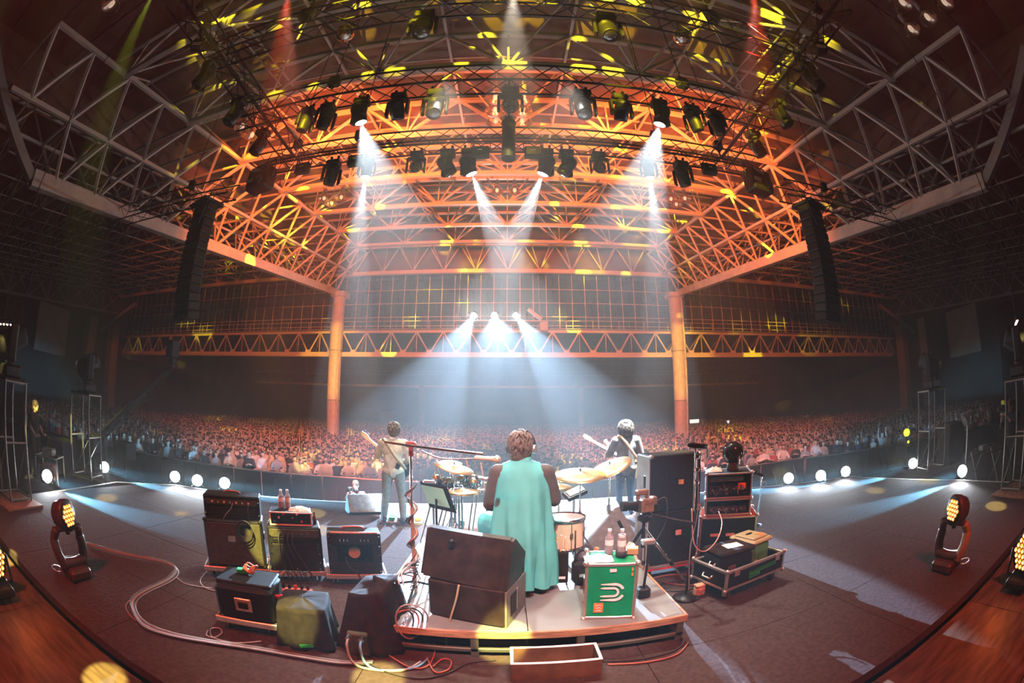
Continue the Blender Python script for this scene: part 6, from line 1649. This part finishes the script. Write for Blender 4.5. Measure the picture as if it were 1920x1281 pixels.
# ------------------------------------------------------------------ floor lights along the stage edge
M_floodlens = mat('lit_flood_lens', (1, 1, 1), .3, emit=(.9, .97, 1), estr=45)
fl = [(90, 908, 898, 'far left, beside the table frame'), (197, 888, 881, 'left corner of the stage'), (329, 906, 894, 'left front, first of the row of three'), (371, 913, 902, 'left front, middle of the row of three'), (422, 918, 907, 'left front, last of the row of three'),
      (1478, 908, 898, 'right front, first of the row of three'), (1538, 903, 893, 'right front, middle of the row of three'), (1585, 895, 885, 'right front, brightest of the row of three'), (1711, 880, 874, 'right corner of the stage'), (1803, 897, 887, 'far right, by the open frame table')]
for i, (px, py, ly, lb) in enumerate(fl):
    p = az(px, py + 2, 0)
    tgt = V((0.2 + (-.8 if i < 5 else .8), 1.5, .15))
    t = thing('floor_flood', f'round flood light blazing on the stage, {lb}', 'stage light', p, 0, 'floor flood lights')
    zc = ay(px, ly, p.y).z; zc = max(.17, min(.32, zc))
    aim = (tgt - (p + V((0, 0, zc)))).normalized()
    R = aim.to_track_quat('Z', 'Y').to_matrix().to_4x4()
    c = ob('can', MB().lathe([(0, -.22), (.07, -.22), (.12, -.12), (.14, 0), (.145, .02), (.125, .02)], 18), M_blackmetal, t, M=Matrix.Translation((0, 0, zc)) @ R)
    ob('lens', MB().lathe([(0, .022), (.07, .02), (.128, .01)], 18), M_floodlens, c)
    x_ = V((aim.y, -aim.x, 0)).normalized()
    ob('bracket', MB().tube([x_ * .13 + V((0, 0, zc)), x_ * .13 + V((0, 0, .02)), x_ * -.13 + V((0, 0, .02)), x_ * -.13 + V((0, 0, zc))], .010), M_blackmetal, t)
    for s in (-1, 1):
        ob('stand_leg', MB().cyl((0, 0, zc - .02), x_ * .14 * s + aim * -.12 + V((0, 0, -(aim.z) * -.12 - .0)) * 0 + V((0, 0, .012 - zc * 0)) , .012), M_alu, t)
    spot('flood_beam', p + V((0, 0, zc)) + aim * .06, p + V((6 if i < 5 else -6, 1.5, -.22)), (.20, .64, 1), FLOODW * 9, 21, .7, .05)
    spot('flood_fill', p + V((0, 0, zc)) + aim * .06, p + V((0, 0, -.05)) + V((aim.x, aim.y, 0)) * 2.4, (.85, .93, 1), FLOODW * .30, 80, .8, .05)

# ------------------------------------------------------------------ towers with moving heads
M_tube = mat('galvanised_tube', (.28, .29, .27), .35, .8, .1, 12)
def tower(label, loc, rz, h, w_=.62, d=.5, foot=True):
    t = thing('light_tower', label, 'tower', loc, rz, 'light towers')
    for x in (-1, 1):
        for y in (-1, 1): bar('upright', (x * w_ / 2, y * d / 2, 0), (x * w_ / 2, y * d / 2, h), .024, M_tube, t, n=8)
        for z in (.06, h * .5, h - .02): bar('cross_tube', (x * w_ / 2, -d / 2, z), (x * w_ / 2, d / 2, z), .02, M_tube, t, n=8)
    for y in (-1, 1):
        for z in (.06, h - .02): bar('cross_tube', (-w_ / 2, y * d / 2, z), (w_ / 2, y * d / 2, z), .02, M_tube, t, n=8)
        bar('brace', (-w_ / 2, y * d / 2, .06), (w_ / 2, y * d / 2, h * .5), .014, M_tube, t, n=6)
    ob('top_plate', MB().box((0, 0, h + .01), (w_ + .04, d + .04, .03), .005), M_blackmetal, t)
    if foot: ob('base_plate', MB().box((.1 if loc[0] < 0 else -.1, -.1, .015), (w_ + .5, d + .35, .03), .005), M_wood, t)
    return t
tw = [('near pipe tower at the left edge of the picture', az(28, 935, 0), 8, 1.80, True), ('farther pipe tower on the left, before the crowd', az(165, 895, 0), 20, 1.76, False), ('farther pipe tower on the right, before the crowd', az(1745, 880, 0), -20, 1.86, False), ('near pipe tower at the right edge of the picture', az(1905, 916, 0), -8, 1.80, True)]
for i, (lb, p, rz, h, ft) in enumerate(tw):
    t = tower(lb, V((p.x, p.y, 0)), rz, h, foot=ft)
    moving_head('big moving head standing on the ' + lb.split(' at ')[0].split(',')[0] + ' (' + ('left' if i < 2 else 'right') + ')', V((p.x, p.y, h + .027)), (.25 if i < 2 else -.25, .9, .45), 1.25, 'lens', True, None, 'moving heads on the towers')
# round cable emblem ring and strip on the left tower
p = tw[0][1]
t = thing('tower_cable', 'pale cable knotted round the left near tower', 'cable', V((p.x + .1, p.y - .3, 0)), 8)
ob('cable', MB().tube(bez([(0, 0, .1), (.03, 0, .6), (-.02, 0, 1.0), (.02, 0, 1.5)]), .010), M_cablew, t)
ob('emblem_ring', MB().tube([(.05 * math.cos(a), -.02, 1.22 + .05 * math.sin(a)) for a in [i * math.pi / 8 for i in range(16)]], .010, closed=True), M_wht, t); ob('emblem_frame', MB().tube([(-.09, -.02, 1.2), (-.09, -.02, 1.08), (.05, -.02, 1.08), (.05, -.02, 1.17)], .008), M_wht, t)
# wash heads on the floor and the big orange LED lamps at both edges
def led_face(r, n, mcore, mback):
    mb = MB().lathe([(0, 0), (r, 0), (r * 1.06, -.01), (r * 1.06, -.05)], 28, mi=0)
    k = int(n); st = 2 * r / k
    for i in range(-k, k + 1):
        for j in range(-k, k + 1):
            x, y = (i + (j % 2) * .5) * st, j * st * .866
            if math.hypot(x, y) < r - st * .45: mb.lathe([(st * .43, .002), (st * .36, .012), (0, .016)], 8, (x, y, 0), mi=1).lathe([(st * .16, .017), (0, .02)], 6, (x, y, 0), mi=2)
    return mb, [mback, mcore, M_whiteled]
M_yoke = mat('brown_black_plastic', (.07, .035, .026), .35)
M_yokep = mat('pale_olive_plastic', (.34, .32, .2), .4)
for sx in (-1, 1):
    sd = 'left' if sx < 0 else 'right'
    p = az(145 if sx < 0 else 1772, 1080 if sx < 0 else 1066, 0)
    t = thing('wash_light', f'moving wash light with orange LED face standing on the {sd} of the deck', 'stage light', p, 0, 'moving wash lights')
    ob('base', MB().box((0, 0, .06), (.34, .30, .12), .03), M_yoke, t); ob('base_foot', MB().box((.12 * -sx, -.12, .02), (.1, .08, .04), .01), M_blackmetal, t)
    for q in (-1, 1):
        ob('yoke_arm', MB().tube(bez([(0, q * .14, .12), (sx * .02, q * .19, .26), (sx * .05, q * .19, .40), (sx * .0, q * .16, .50)]), [.06] * 8 + [.058] * 8 + [.05] * 9, 10), M_yoke if sx < 0 or q > 0 else M_yokep, t)
    ob('yoke_bridge', MB().tube(bez([(0, -.16, .16), (0, 0, .14), (0, .16, .16)]), .06, 10), M_yoke, t)
    aim = V((-sx * .9, .38, .12)).normalized(); R = aim.to_track_quat('Z', 'Y').to_matrix().to_4x4()
    hd_ = ob('head', MB().lathe([(0, -.16), (.09, -.16), (.13, -.12), (.14, -.04), (.155, -.03), (.16, .05), (.15, .06)], 24), M_yoke, t, M=Matrix.Translation((0, 0, .63)) @ R)
    f, ms_ = led_face(.145, 6, M_orangeled, M_black)
    ob('led_face', f, ms_, hd_, (0, 0, .06))
    ob('stem', MB().cyl((0, .0, .44), (0, 0, .56), .03).cyl((0, -.16, .5), (0, .16, .5), .03), M_yoke, t)
    ob('power_cable', MB().tube(bez([(sx * .12, 0, .05), (sx * .3, -.05, .02), (sx * .45, .05, .03), (sx * .5, .2, .015), (sx * .42, .3, .015), (sx * .7, .5, .015)]), .009), M_cableb, t)
    ob('safety_loop', MB().tube([(sx * .27 + .10 * math.cos(a), -.15 + .06 * math.sin(a), .012) for a in [i * math.pi / 8 for i in range(16)]], .006, closed=True), M_alu, t)
    p = az(4 if sx < 0 else 1908, 1112 if sx < 0 else 1096, 0)
    t = thing('led_lamp', f'large round orange LED lamp glowing at the {sd} edge of the picture', 'stage light', p, 0, 'edge LED lamps')
    aim = (V((sx * -1.2, 2.6, .35)) - V((p.x, p.y, .32))).normalized(); R = aim.to_track_quat('Z', 'Y').to_matrix().to_4x4()
    zc = .31
    hd_ = ob('head', MB().lathe([(0, -.22), (.12, -.22), (.19, -.15), (.205, 0), (.20, .02)], 28), M_black, t, M=Matrix.Translation((0, 0, zc)) @ R)
    f, ms_ = led_face(.19, 7, M_orangeled, M_black); ob('led_face', f, ms_, hd_, (0, 0, .02))
    ob('base', MB().box((0, 0, .04), (.3, .3, .08), .02), M_black, t); ob('yoke', MB().tube([(aim.y * .22, -aim.x * .22, zc), (aim.y * .22, -aim.x * .22, .06), (-aim.y * .22, aim.x * .22, .06), (-aim.y * .22, aim.x * .22, zc)], .022), M_black, t)
    spot('led_glow', V((p.x, p.y, zc)) + aim * .1, V((sx * -1.2, 2.8, .2)), (1, .16, .02), 14, 110, .7, .15)
    # lamp bars high in the wings
    c = az(8, 603, 3.2) if sx < 0 else az(1905, 600, 3.2)
    t = thing('lamp_bar', f'bar of small coloured lamps high in the {sd} wing', 'stage light', c, 0, 'wing lamp bars')
    ob('bar', MB().cyl((-.5, -.2, .06), (.5, .2, .06), .03), M_blackmetal, t)
    for k in range(5):
        q = ob('lamp', MB().cyl((0, 0, .04), (0, .0, -.06), .06, n=12), M_blackmetal, t, (-.4 + .2 * k, -.16 + .08 * k, 0))
        ob('bulb', MB().sph((0, 0, -.06), .035, 10, 8), mat(f'wing_bulb_{sd}_{k}', (1, 1, 1), .3, emit=((1, .3, .2), (1, .95, .8), (1, .9, .2), (1, .95, .9), (1, .25, .25))[k], estr=25), q)
    bar('hang_rod', (0, 0, .05), (0, 0, ceilz(c.y) + .6 - c.z if abs(c.x) > 18.8 else ceilz(c.y) + 2.4 - c.z), .02, M_blackmetal, t)
    spot('wing_glow', c + V((0, 0, -.1)), c + V((-sx * 6, 6, -1.5)), (.9, .95, .85), 90, 90, .6, .05)

# ------------------------------------------------------------------ camera crane on the left
b0 = ray(196, 812); b0 = V((0, 0, CAM_H)) + b0 * (12.6 / math.hypot(b0.x, b0.y)); tipd = ray(322, 690); tip = V((0, 0, CAM_H)) + tipd * (14.2 / math.hypot(tipd.x, tipd.y))
t = thing('camera_crane', 'black camera crane reaching up from the left wing over the crowd', 'crane', V((b0.x, b0.y, FZ)), 0)
o_ = V((b0.x, b0.y, FZ)); a, b = b0 - o_, tip - o_; d = (b - a)
for q in ((0, .09, .09), (0, -.09, .09), (0, .09, -.09), (0, -.09, -.09)): bar('arm_tube', a + V(q) - d * .12, b + V(q) * .4, .032, M_rigblack, t, n=6)
for k in range(12): bar('arm_web', a + d * (k / 12) + V((0, .07, .08)), a + d * ((k + .5) / 12) + V((0, .07, -.08)), .014, M_rigblack, t); bar('arm_web', a + d * ((k + .5) / 12) + V((0, .07, -.08)), a + d * ((k + 1) / 12) + V((0, .07, .08)), .014, M_alu if k % 4 == 2 else M_rigblack, t)
ob('pedestal', MB().cyl((a.x, a.y, 0), (a.x, a.y, a.z - .1), .09).box((a.x, a.y, .06), (1.2, 1.2, .12), .02), M_rigblack, t)
ob('counterweight', MB().box(a - d * .14, (.4, .4, .5), .04), M_rigblack, t)
tp2 = V((0, 0, CAM_H)) + ray(324, 655) * (14.2 / math.hypot(ray(324, 655).x, ray(324, 655).y)) - o_
ob('remote_head', MB().cyl(b, b.lerp(tp2, .5), .1).box(b.lerp(tp2, .4), (.22, .22, .25), .03), M_rigblack, t)
ob('crane_camera', MB().box(tp2, (.34, .42, .55), .04).box(tp2 + V((0, -.22, .1)), (.2, .1, .2), .02), M_blackmetal, t)
ob('arm_cable', MB().tube(bez([a + d * .1 + V((0, -.1, -.1)), a + d * .3 + V((0, -.12, -.35)), a + d * .5 + V((0, -.1, -.12)), a + d * .7 + V((0, -.1, -.4)), a + d * .95 + V((0, -.1, -.1))]), .022), M_rubber, t)

# ------------------------------------------------------------------ wings: cases, frames, small lamps
p = az(225, 912, 0) + V((-.45, -.1, 0))
t = thing('pipe_table', 'white pipe table with boxes beside the left flood light', 'table', V((-8.45, 3.95, 0)), 40)
for x in (-.3, .3):
    for y in (-.22, .22): bar('leg', (x, y, 0), (x, y, .5), .018, M_tube, t, n=8)
    bar('rail', (x, -.22, .5), (x, .22, .5), .018, M_tube, t, n=8)
for y in (-.22, .22): bar('rail', (-.3, y, .5), (.3, y, .5), .018, M_tube, t, n=8)
ob('device', MB().box((0, 0, .58), (.3, .25, .14), .02), M_wedgeg, t); ob('lower_box', MB().box((0, 0, .2), (.35, .3, .3), .02), M_brown, t)
t = thing('pipe_table', 'white pipe table with crossed legs beside the right flood light', 'table', V((9.35, 3.75, -.27)), -30)
for x in (-.35, .35):
    bar('leg', (x, -.25, 0), (x, .25, .75), .018, M_tube, t, n=8); bar('leg', (x, .25, 0), (x, -.25, .75), .018, M_tube, t, n=8)
for y in (-.25, .25): bar('rail', (-.35, y, .75), (.35, y, .75), .018, M_tube, t, n=8)
ob('device', MB().box((-.1, 0, .82), (.22, .2, .12), .02), M_wedgeg, t)
c = az(1835, 822, 0.9)
t = thing('par_lamp', 'pale par lamp on a short post above the right pipe table', 'stage light', V((9.75, 4.55, -.27)), -30)
ob('post', MB().cyl((0, 0, 0), (0, 0, 1.35), .03), M_alu, t); ob('can', MB().cyl((-.12, 0, 1.35), (.16, 0, 1.5), .14, .11, n=18), M_wedgeg, t); ob('yoke', MB().tube([(0, -.17, 1.45), (0, -.17, 1.3), (0, .17, 1.3), (0, .17, 1.45)], .015), M_alu, t)
for i, (px, py, sx_, h, lb) in enumerate(((1780, 880, .9, 1.15, 'tall dark grey speaker box on the right wing beside the pipe tower'), (1698, 868, .55, .42, 'low dark case under the yellow-green lamp on the right'), (120, 895, .8, .8, 'dark equipment case in the left wing'), (235, 872, .7, .6, 'dark equipment case behind the left corner flood light'))):
    q = az(px, py, -.27)
    q = q * 1.08
    t = thing('wing_case', lb, 'case', V((q.x, q.y, -.27)), 10 * (1 if q.x < 0 else -1), 'cases in the wings')
    ob('body', MB().box((0, 0, h / 2), (sx_, .6, h), .02), M_panelblk, t)
    for z in (.04, h - .04): ob('edge_band', MB().box((0, -.302, z), (sx_, .012, .04)), M_blackmetal, t)
    ob('front_handle', MB().box((0, -.306, h / 2), (.16, .016, .09), .006), M_blackmetal, t)
    if i == 1: L1 = V((q.x, q.y, -.27 + h))
M_yg = mat('yellow_green_lamp', (.6, .8, .05), .4, emit=(.75, 1, .05), estr=1.6)
t = thing('signal_lamp', 'small yellow-green lamp head glowing on the low dark case', 'stage light', L1, 0)
ob('post', MB().cyl((0, 0, 0), (0, 0, .32), .03), M_blackmetal, t); ob('lamp_head', MB().sph((0, 0, .42), (.15, .12, .13), 14, 10), M_yg, t); ob('lower_bulb', MB().sph((.05, -.06, .1), .05, 10, 8), M_yg, t)
for i, (px, py) in enumerate(((372, 786), (1302, 790), (1365, 792), (1510, 783), (1637, 781))):
    q = ay(px, py, 60 if i < 4 else 40)
    solo('exit_sign', MB().box((0, 0, 0), (1.6 if i != 2 else .5, .1, .55), .03), mat('sign_glow_%d' % i, (.9, .92, .9), .5, emit=(.85, .95, .9), estr=1.2), 'small lit sign above the far crowd, ' + ['left of the left column', 'right of the right column, first', 'right of the right column, tiny', 'right, third', 'far right'][i], 'sign', q, 0, 'lit signs above the crowd')
    bar('sign_post', (0, 0, 0), (0, .0, q.z * -1 + FZ), .03, M_steel2, bpy.data.objects[[o.name for o in bpy.data.objects if o.name.startswith('exit_sign')][-1]])

# ------------------------------------------------------------------ thin haze in the air of the hall
nt = w.node_tree
vs = nt.nodes.new('ShaderNodeVolumeScatter'); vs.inputs['Density'].default_value = HAZE; vs.inputs['Anisotropy'].default_value = .45
nt.links.new(vs.outputs[0], nt.nodes['World Output'].inputs['Volume'])
